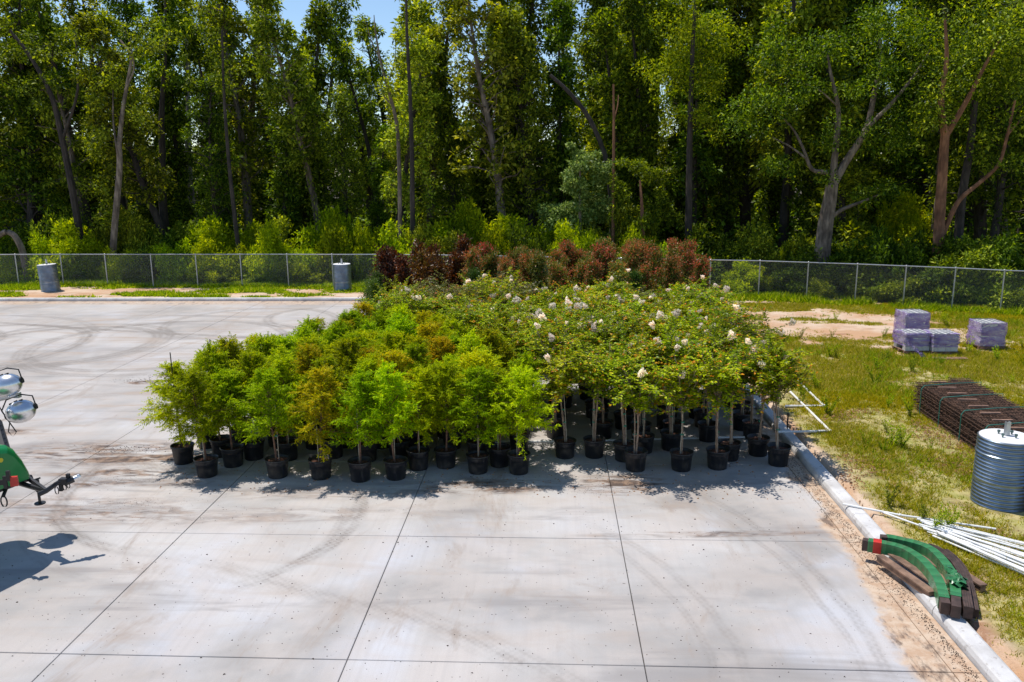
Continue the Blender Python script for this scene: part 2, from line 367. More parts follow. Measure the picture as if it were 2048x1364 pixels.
    # fine dark flecks
    vo = q.n('ShaderNodeTexVoronoi'); vo.inputs['Scale'].default_value = 3.3; q.l(P, vo.inputs[0])
    fl = q.mathn('MULTIPLY', q.mr(vo.outputs['Distance'], .035, .055, 1.0, 0.0), q.mr(mid, .42, .56))
    col = q.mix(fl, col, (.07, .05, .04))
    col = q.mix(q.mr(fine, .35, .65, 0, .16), col, (.28, .27, .26))
    q.l(col, bs.inputs['Base Color']); bs.inputs['Roughness'].default_value = .82
    bs.inputs['Specular IOR Level'].default_value = .3
    q.bump(q.mathn('ADD', fine, q.mathn('MULTIPLY', sn, sm1)), .35, .012, bs)
    return m
ARCS = [ # cx, cy, r, width, y0, y1, x0, x1, strength
 (-6.2, 15.2, 3.3, .22, 10.5, 16.6, -11, -6.6, 1.0), (-5.4, 15.4, 4.7, .15, 10.2, 17, -12, -6.0, .5),
 (-6.2, 15.2, 2.1, .20, 11.5, 15.5, -10, -6.6, .35), (-6.0, 24.5, 9.0, .30, 13.5, 17.8, -13, -5.5, .9),
 (-6.2, 27.0, 10.9, .25, 14.8, 18.0, -14, -6.0, .8),
 (-6.4, 13.3, 2.9, .22, 10.4, 15.5, -5.5, -2.0, .8), (-6.9, 13.1, 3.2, .12, 10.0, 15.2, -5.6, -2.5, .5), (-5.6, 13.3, 2.2, .15, 11.2, 15.5, -5, -2.0, .55),
 (-4.2, 10.0, 8.4, .14, 8.0, 15.5, 1.0, 6, .7), (-4.5, 9.8, 8.4, .10, 8.0, 14.6, 1.0, 6, .6), (-3.2, 9.2, 5.6, .13, 8.0, 14, 0, 4, .55), (-3.6, 9.2, 5.6, .10, 8.0, 13.2, 0, 4, .5),
 (-6.0, 2.0, 9.2, .28, 6.0, 11.4, -7, 3.0, .55), (-8.0, -1.5, 13.0, .26, 6.0, 12, -9, 2, .35), (-9.0, 1.0, 11.2, .24, 6, 12.6, -11, -3, .5),
 (-18, 28.0, 3.4, .34, 23, 33, -24, -12, 1.5), (-18.1, 28.1, 3.9, .3, 23, 33, -24, -12, 1.2), (-21.6, 27.4, 4.4, .34, 22, 33, -27, -15, 1.3), (-14.2, 28.4, 4.3, .3, 22, 34, -24, -7, 1.3), (-14.0, 28.3, 4.8, .26, 22, 33, -20, -7, 1.1), (-24.5, 27.4, 4.0, .34, 22, 33, -30, -18, 1.2),
 (-12.4, 32.5, 3.4, .35, 28, 37, -18, -6, 1.2), (-9.5, 33.8, 2.6, .32, 30, 37, -14, -4, 1.3), (-24, 27, 7.0, .3, 20, 35, -30, -14, .9),
 (-22, 60, 35.5, .35, 22, 33, -34, -6, .55), (-20, 55, 34.5, .35, 18, 30, -34, -6, .55), (-22, -42, 65.0, .18, 16, 30, -36, -8, .7), (8, 130, 102.5, .26, 22, 36, -40, -2, 1.6)]
M_CONC = concrete_mat()
def kerb_mat():
    m, nt, bs = new_mat('kerb_concrete'); q = NT(nt); P = q.n('ShaderNodeNewGeometry').outputs['Position']
    col = q.mix(q.mr(q.noise(P, 1.5, 6, .6), .35, .65), (.46, .445, .43), (.62, .61, .60))
    col = q.mix(q.mr(q.noise(P, 7, 6, .7), .56, .70, 0, .7), col, (.22, .18, .15))
    q.l(col, bs.inputs['Base Color']); bs.inputs['Roughness'].default_value = .85; q.bump(q.noise(P, 40, 3), .4, .01, bs); return m
M_KERB = kerb_mat()

def ground_mat():
    m, nt, bs = new_mat('sandy_ground'); q = NT(nt); P = q.n('ShaderNodeNewGeometry').outputs['Position']
    at = q.n('ShaderNodeAttribute', attribute_name='t').outputs['Fac']      # 0 sand .. 0.5 soil with grass .. 1 forest floor
    n1 = q.noise(P, .45, 6, .6); n2 = q.noise(P, 3.2, 6, .7)
    sand = q.mix(q.mr(n1, .38, .62), (.50, .30, .17), (.60, .46, .34))
    sand = q.mix(q.mr(q.noise(q.mapping(P, (.35, 1.2, 1)), 1.2, 6, .65), .55, .68, 0, .85), sand, (.30, .14, .07))
    sand = q.mix(q.mr(n2, .5, .75, 0, .4), sand, (.28, .19, .12))
    soil = q.mix(q.mr(n2, .35, .65), (.24, .20, .07), (.50, .42, .19))
    soil = q.mix(q.mr(q.noise(P, 1.1, 6, .65), .50, .66, 0, .7), soil, (.22, .105, .045))
    soil = q.mix(q.mr(q.noise(P, 1.7, 5), .45, .62, 0, .6), soil, (.30, .31, .06))
    lit = q.mix(q.mr(n2, .35, .65), (.035, .024, .015), (.11, .08, .05))
    col = q.mix(q.mr(at, .12, .42), sand, soil); col = q.mix(q.mr(at, .62, .9), col, lit)
    q.l(col, bs.inputs['Base Color']); bs.inputs['Roughness'].default_value = .95
    q.bump(n2, .9, .08, bs); return m
M_GND = ground_mat()

# ------------------------------------------------------------------ ground, pavement, kerbs
KX = 5.27; KY = 38.0
def gz(x, y):
    x = np.asarray(x, float); y = np.asarray(y, float)
    out = np.clip(np.maximum(x-(KX+.26), y-(KY+.26))/.15, 0, 1)
    z = .085+.07*(fbm(x, y, 1.3, 3, 3)-.5)*np.clip(np.maximum(x-KX-.5, y-KY-.5), 0, 1)+.25*(fbm(x, y, 9, 8, 2)-.5)*np.clip(np.maximum(x-KX-1, y-KY-1)/4, 0, 1)
    return np.where(out > 0, out*(z+.3)-.3, -.3)
fence_line = [(-31.5, 42.45), (-29.05, 42.6), (-26.5, 42.55), (-24, 42.48), (-21.44, 42.4), (-18.95, 42.32), (-16.5, 42.25), (-13.95, 42.15), (-11.5, 42.0),
              (-8.96, 41.9), (-6.25, 41.6), (-3.7, 41.2), (-1.0, 40.6), (1.25, 40.1), (3.4, 39.65), (5.4, 39.25), (7.55, 38.8), (9.75, 38.35), (11.75, 37.6), (13.7, 36.9), (15.5, 36.1), (17.25, 35.35), (18.8, 34.45), (20.6, 33.7), (22.5, 32.9)]
def fence_y(x): return np.interp(x, [p[0] for p in fence_line], [p[1] for p in fence_line])

def cover(x, y):              # how much of the ground the grass takes, 0..1
    n = fbm(x, y, 2.6, 21, 4); n2 = fbm(x, y, .9, 31, 3)
    right = ss(5.6, 6.4, x)*(1-ss(36, 38, y))
    n4 = fbm(x*.4, y, 1.0, 71, 3); band = ss(26.5, 30.5, y+.25*(x-8)+5*(n-.5)+4*(n4-.5))*(1-ss(35.0, 37.5, y+.55*(x-10)))*(1-.5*ss(12, 18, x))*(1-.75*ss(.54, .66, n4))
    bare = ss(12.0, 13.0, y)*(1-ss(15.0, 16.6, y))*(1-ss(7.6, 9.4, x))*.55
    bare2 = (1-ss(6.0, 6.9, x))*ss(14, 16, y)*.4+.5*ss(.50, .62, fbm(x, y, 1.5, 19, 3))*(1-ss(7.6, 9.2, x))*ss(11, 12, y)*(1-ss(19, 21, y))
    c = right*np.clip(ss(.26, .56, n*.45+n2*.55)*.90+.36-1.25*band-bare*.8-bare2*.7, 0, 1)
    back = ss(38.3, 38.6, y)
    n3 = fbm(x*.35, y, .9, 41, 3); fy = fence_y(x); c2 = back*np.clip(ss(.51, .61, n3)*.9+ss(-.9, .2, y-fy+(n2-.5)*1.2)*.9+.5*(1-ss(38.45, 38.8, y))*ss(.5, .6, n3), 0, 1)
    return np.where((y > 38.2) & (x < 8), c2, np.maximum(c, back*c2*.8))
xs = np.concatenate([np.arange(-600, -60, 60.), np.arange(-60, 5, 1.0), np.arange(5, 26, .2), np.arange(26, 60, 1.5), np.arange(60, 601, 60.)])
ys = np.concatenate([np.arange(-200, -4, 28.), np.arange(-4, 7, 1.), np.arange(7, 44, .2), np.arange(44, 90, 1.5), np.arange(90, 901, 60.)])
xs = np.sort(np.append(xs, [KX+.26, KX+.41, 5.0])); ys = np.sort(np.append(ys, [KY+.26, KY+.41]))
gx, gy = np.meshgrid(xs, ys); Z = gz(gx, gy)
mb = MB(); ny, nx = gx.shape; idx = np.arange(ny*nx).reshape(ny, nx)
fl = gy > fence_y(gx)+.9+1.2*(vn(gx, gy, 1.5, 77)-.5)
tt = np.where(fl, 1.0, np.maximum(cover(gx, gy)*.5, .46*ss(5.5, 6.1, gx)*(1-ss(24, 28, gy))*(.75+.35*vn(gx, gy, 1.2, 14))))
mb.add(np.stack([gx, gy, Z], -1).reshape(-1, 3), np.stack([idx[:-1, :-1], idx[:-1, 1:], idx[1:, 1:], idx[1:, :-1]], -1).reshape(-1, 4), tt.ravel())
obj('ground', mb.mesh('ground', M_GND, True), kind='structure')

mb = MB(); mb.box((-18, 18, -.2), (47.2, 40.6, .1))
pav = obj('pavement', mb.mesh('pavement', simple('joint_filler', (.03, .027, .025), .9)), kind='structure')
XE = [4.92-3.75*k for k in range(0, 13)][::-1]; YE = [-1.545+3.555*k for k in range(0, 12)]; YE[-1] = KY-.02
slab_cache = {}
def slab(x0, x1, y0, y1):
    w_, h_ = round(x1-x0, 3), round(y1-y0, 3)
    if (w_, h_) not in slab_cache:
        b = MB(); a, c = w_/2-.006, h_/2-.006; e = .006
        V = [(-a, -c, -.149), (a, -c, -.149), (a, c, -.149), (-a, c, -.149), (-a, -c, -e), (a, -c, -e), (a, c, -e), (-a, c, -e), (-a+e, -c+e, 0), (a-e, -c+e, 0), (a-e, c-e, 0), (-a+e, c-e, 0)]
        b.add(V, [[0,1,5,4],[1,2,6,5],[2,3,7,6],[3,0,4,7],[4,5,9,8],[5,6,10,9],[6,7,11,10],[7,4,8,11],[8,9,10,11]])
        slab_cache[(w_, h_)] = b.mesh('slab', M_CONC)
    obj('slab', slab_cache[(w_, h_)], pav, ((x0+x1)/2, (y0+y1)/2, random.uniform(-.0015, .0015)))
for j in range(len(YE)-1):
    for i in range(len(XE)-1): slab(XE[i], XE[i+1], YE[j], YE[j+1])
    slab(4.92, 5.262, YE[j], YE[j+1])

prof = [(0, -.15), (0, .06), (.022, .118), (.05, .14), (.235, .14), (.27, .125), (.28, -.15)]
def kerb_mesh(L):
    b = MB(); V = [(x, y, z) for y in (0.004, L-.004) for x, z in prof]; n = len(prof)
    F = [[i, i+1, n+i+1, n+i] for i in range(n-1)]
    b.add(V, F); b.add([V[i] for i in range(n)], [[0, 1, 5, 6], [1, 2, 4, 5], [2, 3, 4, 4]])
    b.add([V[n+i] for i in range(n)], [[6, 5, 1, 0], [5, 4, 2, 1], [4, 3, 2, 2]]); return b.mesh('kerb_section', M_KERB)
km = kerb_mesh(3.05)
kr = obj('kerb', None, kind='structure')
for k in range(12): obj('kerb_section', km, kr, (KX+random.uniform(-.006, .006), 1.3+3.05*k, 0))
kb = obj('kerb_at_back', None, kind='structure'); kb.name = 'kerb'
for k in range(16): obj('kerb_section', km, kb, (KX+.0-3.05*k, KY, 0), rz=pi/2)

# ------------------------------------------------------------------ leaves
def leaves(mb, P, D, L, Wd, t=0.0, bend=.15, up=.5, rs=R):
    """P base points, D directions, L length, Wd width: diamond leaves with a fold"""
    n = len(P); D = D/(np.linalg.norm(D, axis=1)[:, None]+1e-9)
    rn = rs.normal(size=(n, 3)); rn[:, 2] = np.abs(rn[:, 2])+up*2
    Sd = np.cross(D, rn); Sd /= np.linalg.norm(Sd, axis=1)[:, None]+1e-9
    N = np.cross(Sd, D)
    L = np.broadcast_to(L, (n,))[:, None]*(.7+.6*rs.rand(n, 1)); Wd = np.broadcast_to(Wd, (n,))[:, None]*(.8+.4*rs.rand(n, 1))
    mid = P+D*L*.45+N*L*bend
    V = np.stack([P, mid+Sd*Wd*.5, P+D*L, mid-Sd*Wd*.5], 1).reshape(-1, 3)
    i = np.arange(n)*4
    t = np.broadcast_to(t, (n,))
    mb.add(V, np.stack([i, i+1, i+2, i+3], 1), np.repeat(t, 4))
def curve(p, d, L, n, rs, wob=.15, grav=0.0):
    pts = [np.array(p, float)]; d = np.array(d, float); d /= np.linalg.norm(d)
    for i in range(n):
        d = d+rs.normal(size=3)*wob+np.array([0, 0, grav]); d /= np.linalg.norm(d); pts.append(pts[-1]+d*L/n)
    return np.array(pts)
def along(P, u):
    k = np.clip(u, 0, .9999)*(len(P)-1); i = k.astype(int); f = (k-i)[:, None]
    return P[i]*(1-f)+P[i+1]*f, P[i+1]-P[i]

LEDGER = []
def anchored(o, what, anchors, deep):
    """label a thing by the landmark it stands behind and how deep it stands there"""
    x, y = o.location.x, o.location.y; q_ = x/y
    a = min(anchors, key=lambda p: abs(p[0]-q_)); LEDGER.append((what, a[1], y, o, deep))
def write_labels():
    ordn = ['nearest', 'second', 'third', 'fourth', 'fifth', 'sixth', 'seventh', 'eighth', 'ninth', 'tenth', 'eleventh', 'twelfth', 'thirteenth', 'fourteenth', 'fifteenth', 'sixteenth', 'seventeenth', 'eighteenth', 'nineteenth', 'twentieth', 'twenty first', 'twenty second', 'twenty third', 'farthest']
    g = {}
    for w_, a, y, o, d in LEDGER: g.setdefault((w_, a, d), []).append((y, o))
    for (w_, a, d), L in g.items():
        L.sort(key=lambda p: p[0])
        for k, (y, o) in enumerate(L): o['label'] = '%s %s %s, %s one' % (w_, d, a, ordn[min(k, 23)]) if len(L) > 1 else '%s %s %s' % (w_, d, a)
def q_of(u): r_ = ray(u, 560); return r_[0]/r_[1]

# ---- potted plants
POT_R, POT_H = .235, .40
def pot_meshes():
    b = MB(); r = POT_R
    b.lathe([(0, .0), (r*.80, 0), (r*.82, .012), (r*.95, POT_H-.045), (r*1.03, POT_H-.04), (r*1.05, POT_H-.006), (r*1.03, POT_H), (r*.985, POT_H), (r*.975, POT_H-.05), (r*.9, POT_H-.14)], 28)
    s_ = MB(); k = 18; rs = np.random.RandomState(3)
    V = [(0, 0, POT_H-.06)]
    for q_, rr in enumerate((.07, .14, .2, r*.965)):
        for j in range(k): a = 2*pi*j/k; V.append((rr*cos(a), rr*sin(a), POT_H-.07+rs.uniform(-.012, .015)-(.012 if q_ == 3 else 0)))
    F = [[0, 1+j, 1+(j+1) % k, 1+(j+1) % k] for j in range(k)]
    for q_ in range(3):
        for j in range(k): a = 1+q_*k+j; b_ = 1+q_*k+(j+1) % k; F.append([a, a+k, b_+k, b_])
    s_.add(V, F)
    return b.mesh('pot', M_POT, True), s_.mesh('soil', M_SOIL)
ME_POT, ME_SOIL = pot_meshes()

def cypress(seed, mat):
    rs = np.random.RandomState(seed); H = 2.28+rs.uniform(-.12, .2); tb = MB(); cb = MB(); sb = MB()
    tr = curve((0, 0, POT_H-.08), (rs.normal()*.02, rs.normal()*.02, 1), H-POT_H, 10, rs, .025)
    tb.tube(tr, np.linspace(.024, .005, len(tr)), 7)
    z0 = .86+rs.uniform(-.1, .1)
    nb = 60
    for i in range(nb):
        f = i/(nb-1); z = z0+(H-.08-z0)*f**.95
        p, _ = along(tr, np.array([(z-POT_H+.08)/(H-POT_H)])); p = p[0]
        a = i*2.4+rs.uniform(-.4, .4); Lb = (.80*(1-f)**.8+.13)*rs.uniform(.75, 1.15)
        if f < .12: Lb *= .75
        br = curve(p, (cos(a), sin(a), .45+f*.9), Lb, 6, rs, .13, -.10)
        tb.tube(br, np.linspace(.007, .002, 7), 4, cap=False)
        nt_ = int(16*Lb/.5)+6
        u = rs.uniform(.15, 1, nt_); q_, d_ = along(br, u)
        d_ = d_/(np.linalg.norm(d_, axis=1)[:, None]+1e-9)
        dd = d_*.8+rs.normal(size=(nt_, 3))*.55+np.array([0, 0, -.12])
        dd /= np.linalg.norm(dd, axis=1)[:, None]
        TL = rs.uniform(.10, .20, nt_)*(1.15-.4*f)
        m = 13  # feathery leaflets each side of a twig
        uu = np.tile(np.linspace(.1, 1, m), nt_); base = np.repeat(q_, m, 0)+np.repeat(dd*TL[:, None], m, 0)*uu[:, None]
        dr = np.repeat(dd, m, 0)
        sd = np.cross(dr, np.array([0, 0, 1.0])+rs.normal(size=(len(dr), 3))*.35); sd /= np.linalg.norm(sd, axis=1)[:, None]+1e-9
        sg = np.where(rs.rand(len(dr)) < .5, 1, -1)[:, None]
        leaves(cb, base, dr*.9+sd*sg+np.array([0, 0, -.15]), .052, .019, 0, .05, .6, rs)
    sb.tube([(.035, .01, POT_H-.1), (.033, .012, 1.5)], .008, 5); sb.tube([(.02, .0, .85), (.02, .0, .87)], .036, 8, mi=1)
    sb.tube([(.02, .0, 1.2), (.02, .0, 1.22)], .034, 8, mi=1)
    return tb.mesh('trunk', M_BRC), cb.mesh('crown', mat), sb.mesh('stake', [M_STK, M_TIE])
def crape(seed, mat=None, tipk=1.0, H=2.88, dens=1.0):
    rs = np.random.RandomState(seed); tb = MB(); cb = MB(); sb = MB(); fl_ = []
    lean = rs.normal(size=2)*.07
    zf = rs.uniform(1.25, 1.52)
    tr = curve((0, 0, POT_H-.08), (lean[0], lean[1], 1), zf-POT_H+.1, 6, rs, .03)
    tb.tube(tr, np.linspace(.023, .018, len(tr)), 7)
    if rs.rand() < .5:
        tr2 = curve((.03, .02, POT_H-.08), (lean[0]+.05, lean[1], 1), zf-POT_H+.1, 6, rs, .04); tb.tube(tr2, np.linspace(.015, .012, 7), 6)
    top = tr[-1]
    for i in range(10):
        a = i*2.4+rs.uniform(-.3, .3); o = rs.uniform(.12, .62)
        L1 = (H-zf)*rs.uniform(.55, .85)
        b1 = curve(tr[-1-(i % 2)], (cos(a)*o, sin(a)*o, 1), L1, 6, rs, .08)
        tb.tube(b1, np.linspace(.012, .006, 7), 5, cap=False)
        for j in range(12):
            u = rs.uniform(.05, 1); p, d0 = along(b1, np.array([u])); a2 = rs.uniform(0, 2*pi)
            sh = curve(p[0], (cos(a2)*.9+cos(a)*.4, sin(a2)*.9+sin(a)*.4, rs.uniform(.15, 1.1)), rs.uniform(.38, .76), 7, rs, .10, -.065)
            tb.tube(sh, np.linspace(.005, .0015, 8), 3, cap=False)
            n = int(31*dens); uu = np.linspace(.08, 1, n); P, D = along(sh, uu)
            D = D/(np.linalg.norm(D, axis=1)[:, None]+1e-9)
            sd = np.cross(D, np.array([0, 0, 1.0])); sd /= np.linalg.norm(sd, axis=1)[:, None]+1e-9
            sg = np.where(np.arange(n) % 2 == 0, 1, -1)[:, None]
            leaves(cb, P+rs.normal(size=(n, 3))*.014, sd*sg+D*.5+rs.normal(size=(n, 3))*.2+np.array([0, 0, -.08]), .078, .044, np.clip((uu-.66)*2.2, 0, 1)*tipk*rs.uniform(0, 1.1), .12, 1.1, rs)
            if sh[-1][2] > H*.78: fl_.append(sh[-1])
    sb.tube([(.04, .01, POT_H-.1), (.04+lean[0]*.8, .01+lean[1]*.8, zf+.05)], .0085, 5)
    for zz in (.75, 1.02): sb.tube([(.03+lean[0]*(zz-.3), lean[1]*(zz-.3), zz), (.03+lean[0]*(zz-.3), lean[1]*(zz-.3), zz+.02)], .038, 8, mi=1)
    return tb.mesh('trunk', M_BRM), cb.mesh('crown', mat or M_CRA), sb.mesh('stake', [M_STK, M_TIE]), fl_
def upright(seed, mat, H, rad, lsz, n, tipk=0.0, z0=.55):
    rs = np.random.RandomState(seed); tb = MB(); cb = MB()
    tr = curve((0, 0, POT_H-.08), (0, 0, 1), H-POT_H, 8, rs, .03); tb.tube(tr, np.linspace(.022, .006, 9), 6)
    nb = 60
    for i in range(nb):
        f = i/(nb-1); z = z0+(H-.25-z0)*f
        p, _ = along(tr, np.array([max(0, (z-POT_H+.08)/(H-POT_H))])); a = i*2.4+rs.uniform(-.4, .4)
        rr = rad*(1.05-.70*f**1.5)*rs.uniform(.45, 1.35)
        sh = curve(p[0], (cos(a), sin(a), .9+f), rr*1.5, 5, rs, .12, .05); tb.tube(sh, np.linspace(.007, .002, 6), 3, cap=False)
        m = n//nb; u = rs.uniform(.25, 1, m); P, D = along(sh, u)
        tv = np.clip((u-.35)*2, 0, 1)*tipk*(.15+.85*ss(.25, .75, f))*rs.uniform(.3, 1.15)
        leaves(cb, P+rs.normal(size=(m, 3))*.055*rad/.4, D/np.linalg.norm(D, axis=1)[:, None]*.5+rs.normal(size=(m, 3))*.8+np.array([0, 0, .3]), lsz, lsz*.42, tv, .1, .3, rs)
    return tb.mesh('trunk', M_BRM), cb.mesh('crown', mat)

bb = MB(); rs = np.random.RandomState(5); n = 170
P = rs.normal(size=(n, 3)); P /= np.linalg.norm(P, axis=1)[:, None]; LB = np.array([(0, 0, 0), (.06, .03, -.03), (-.05, .04, .02), (.01, -.06, -.04), (.02, .02, .07)])
P2 = P*np.array([.036, .036, .045])*rs.uniform(.4, 1.25, (n, 1))+LB[rs.randint(0, 5, n)]
leaves(bb, P2, P+rs.normal(size=(n, 3))*.6, .045, .042, 0, .2, .5, rs)
ME_BLO = bb.mesh('blossom', M_FLW)

CYP = [cypress(100+i, (M_CYPO, M_CYP, M_CYPG, M_CYP, M_CYP, M_CYPG)[i]) for i in range(6)]
CRA = [crape(200+i) for i in range(6)]
CRO = [crape(230+i, M_RED, .5, 2.85, .75) for i in range(3)]
REDS = [upright(300+i, M_RED, 3.0+.12*i, .58, .085, 7000, (.85, .4, .65, 1.05)[i]) for i in range(4)]
BRZ = [upright(320+i, M_BRO, 3.2+.1*i, .62, .125, 3000) for i in range(3)]
HOL = [upright(340+i, M_HOL, 2.7+.15*i, .5, .06, 7000) for i in range(2)]

placed = []
def free(x, y, d):
    return all((x-a)**2+(y-b)**2 > d*d for a, b in placed)
def potted(name, cat, mesh, x, y, label, group, sc=1.0, flowers=None, rnd=random):
    placed.append((x, y))
    t = thing(name, label, cat, (x, y, 0), rnd.uniform(0, 6.28), group)
    tl = (rnd.uniform(-.055, .055), rnd.uniform(-.055, .055), 0)
    obj('pot', ME_POT, t, sc=(1, 1, rnd.uniform(.95, 1.05))); p = t.children[0] if False else None
    so_ = obj('soil', ME_SOIL, t)
    s3 = (rnd.uniform(.93, 1.07)*sc, rnd.uniform(.93, 1.07)*sc, sc*rnd.uniform(.94, 1.05))
    obj('trunk', mesh[0], t, sc=s3, loc=(0, 0, .33*(1-s3[2])), rot=tl); obj('crown', mesh[1], t, sc=s3, loc=(0, 0, .33*(1-s3[2])), rot=tl)
    if len(mesh) > 2 and mesh[2]: obj('stake', mesh[2], t)
    if flowers:
        for q_ in flowers:
            k = rnd.uniform(.4, .9)
            v_ = Matrix.Rotation(tl[1], 3, 'Y') @ Matrix.Rotation(tl[0], 3, 'X') @ Vector((q_[0]*s3[0], q_[1]*s3[1], q_[2]*s3[2]))
            obj('blossom', ME_BLO, t, loc=(v_.x, v_.y, v_.z+.33*(1-s3[2])), rot=(rnd.uniform(-.9, .9), rnd.uniform(-.9, .9), rnd.uniform(0, 6)), sc=(k*rnd.uniform(.7, 1.3), k*rnd.uniform(.7, 1.3), k))
    return t

from bisect import bisect
def inpoly(x, y, P):
    c = False; j = len(P)-1
    for i in range(len(P)):
        if (P[i][1] > y) != (P[j][1] > y) and x < (P[j][0]-P[i][0])*(y-P[i][1])/(P[j][1]-P[i][1])+P[i][0]: c = not c
        j = i
    return c

ORD = ['first', 'second', 'third', 'fourth', 'fifth', 'sixth', 'seventh', 'eighth', 'ninth', 'tenth', 'eleventh', 'twelfth']
front_cyp = [(-7.86, 16.1, 'dark green bald cypress in the leftmost pot of the whole block'), (-7.03, 15.36, 'bushy bald cypress in the nearer of the two leftmost pots'),
 (-6.72, 15.95, 'bald cypress just right of the nearer leftmost pot, set slightly back'), (-5.56, 15.36, 'yellowish bald cypress in the third front pot from the left, past the first gap'),
 (-4.66, 15.32, 'rust tipped bald cypress with a drooping low branch in the front row'), (-3.83, 15.22, 'vivid green bald cypress in the pot closest to the viewer'),
 (-3.13, 15.34, 'bald cypress with low foliage right of the pot closest to the viewer'), (-2.76, 15.88, 'bald cypress with a leaning trunk and stake, set behind the sixth front pot'),
 (-2.20, 16.0, 'bald cypress with slanting trunk in the front row over the slab joint'), (-1.50, 15.71, 'bald cypress with thin straight trunk, third from the right end of the front cypresses'),
 (-1.08, 16.1, 'bald cypress squeezed behind the last two front cypress pots'), (-0.66, 15.70, 'bald cypress with reddish staked trunk at the right end of the cypress front row')]
rd = random.Random(11)
olive = {0: 3, 3: 3, 4: 0}
for i, (x, y, lab) in enumerate(front_cyp):
    v = olive.get(i, [1, 4, 5][i % 3]) if i not in (5, 6) else 2
    potted('potted_cypress', 'potted tree', CYP[v], x, y, lab, 'bald cypress saplings in black pots', .96, rnd=rd)
front_cra = [(0.3, 16.66, 'crape myrtle in the first front pot right of the cypresses, beside the floor pipe'), (0.93, 16.7, 'crape myrtle in the second front pot right of the cypresses, trunk leaning left'),
 (1.56, 16.5, 'crape myrtle half hidden behind the pot with the leaning stake'), (1.74, 15.93, 'crape myrtle with a strongly right leaning trunk and leaf litter in its pot'),
 (2.68, 15.96, 'crape myrtle whose slim trunk forks low into a Y'), (3.44, 16.08, 'crape myrtle with paired trunks tied in green, second front pot from the right end'),
 (3.79, 16.6, 'crape myrtle directly behind the paired trunk pot near the right end'), (4.74, 16.3, 'crape myrtle in the last front pot beside the kerb'), (4.47, 16.9, 'crape myrtle tucked behind the last front pot by the kerb')]
def fpick(v, lo, hi):
    fl_ = CRA[v][3]; k = max(0, rd.randint(lo, hi)-rd.randint(0, 2)); return rd.sample(fl_, min(k, len(fl_)))
for i, (x, y, lab) in enumerate(front_cra):
    v = i % 6
    potted('potted_crape_myrtle', 'potted tree', CRA[v], x, y, lab, 'white flowering crape myrtles in black pots', .97, fpick(v, 1, 2), rnd=rd)
AC = [(-7.86/16.1, 'the leftmost front pot'), (-7.03/15.36, 'the bushy second front cypress'), (-5.56/15.36, 'the yellowish front cypress'), (-4.66/15.32, 'the rust tipped front cypress'),
      (-3.83/15.22, 'the vivid green front cypress'), (-3.0/15.4, 'the front cypress with low foliage'), (-2.2/16, 'the slanting front cypress'), (-1.5/15.71, 'the thin straight front cypress'), (-.66/15.7, 'the last front cypress')]
AM = AC[2:]+[(.3/16.6, 'the first front myrtle'), (.93/16.7, 'the second front myrtle'), (1.74/15.9, 'the right leaning front myrtle'), (2.68/16, 'the Y forked front myrtle'), (3.5/16.1, 'the paired trunk front myrtle'), (4.74/16.3, 'the last front myrtle')]
CP = [(-8.2, 16.0), (-0.5, 16.0), (-0.3, 16.9), (-2.0, 20.2), (-3.8, 23.0), (-5.4, 23.6), (-6.6, 20.2), (-8.2, 17.6)]
n_c = 0
y = 16.45
while y < 23.5:
    x = -8.1+rd.uniform(0, .3)
    while x < 0:
        px, py = x+rd.uniform(-.12, .12), y+rd.uniform(-.12, .12)
        if inpoly(px, py, CP) and free(px, py, .52):
            o = potted('potted_cypress', 'potted tree', CYP[rd.randrange(6)], px, py, '-', 'bald cypress saplings in black pots', rd.uniform(.92, 1.04), rnd=rd); n_c += 1
            anchored(o, 'bald cypress', AC, 'behind')
        x += .80
    y += .74
for o_, (dx_, hh_) in ((0, (.02, 2.42)), (12, (.0, 2.60))):
    bk_ = MB(); bk_.tube([(dx_, .03, POT_H-.1), (dx_+.02, .05, hh_)], .011, 6); q_ = [o for o in COL.objects if o.name.startswith('potted_cypress')][o_]; obj('long_stake', bk_.mesh('long_stake', M_BRK), q_)
P1 = [(0.0, 16.8), (5.15, 16.9), (5.1, 22.6), (-3.0, 22.6), (-1.4, 19.9)]
P2_ = [(-5.0, 23.6), (5.15, 23.9), (5.1, 26.3), (-5.6, 26.6)]
for PP, y0, y1, step in ((P1, 17.1, 22.7, .82), (P2_, 24.0, 26.7, .80)):
    y = y0
    while y < y1:
        x = -6+rd.uniform(0, .4)
        while x < 5.3:
            px, py = x+rd.uniform(-.15, .15), y+rd.uniform(-.13, .13)
            if inpoly(px, py, PP) and free(px, py, .58):
                v = rd.randrange(6)
                if py > 25.2 and rd.random() < .5:
                    q_ = CRO[rd.randrange(3)]
                    o = potted('potted_crape_myrtle', 'potted tree', q_, px, py, '-', 'olive crape myrtles behind the flowering ones', 1.0, None, rd); anchored(o, 'olive myrtle without flowers', AM, 'behind')
                else:
                    o = potted('potted_crape_myrtle', 'potted tree', CRA[v], px, py, '-', 'white flowering crape myrtles in black pots', rd.uniform(.82, 1.07), fpick(v, 2, 5), rd)
                    anchored(o, 'white flowering crape myrtle', AM, 'behind')
            x += .86
        y += step
for (px, py) in ((-6.1, 26.6), (-5.6, 25.6), (-5.9, 27.6)):
    if free(px, py, .5):
        potted('potted_holly', 'potted tree', HOL[rd.randrange(2)], px, py, 'dark green holly at the far left corner of the block, %s' % {25.6: 'nearest', 26.6: 'middle of three', 27.6: 'farthest back'}[py], 'dark hollies at the far left corner', .95, rnd=rd)
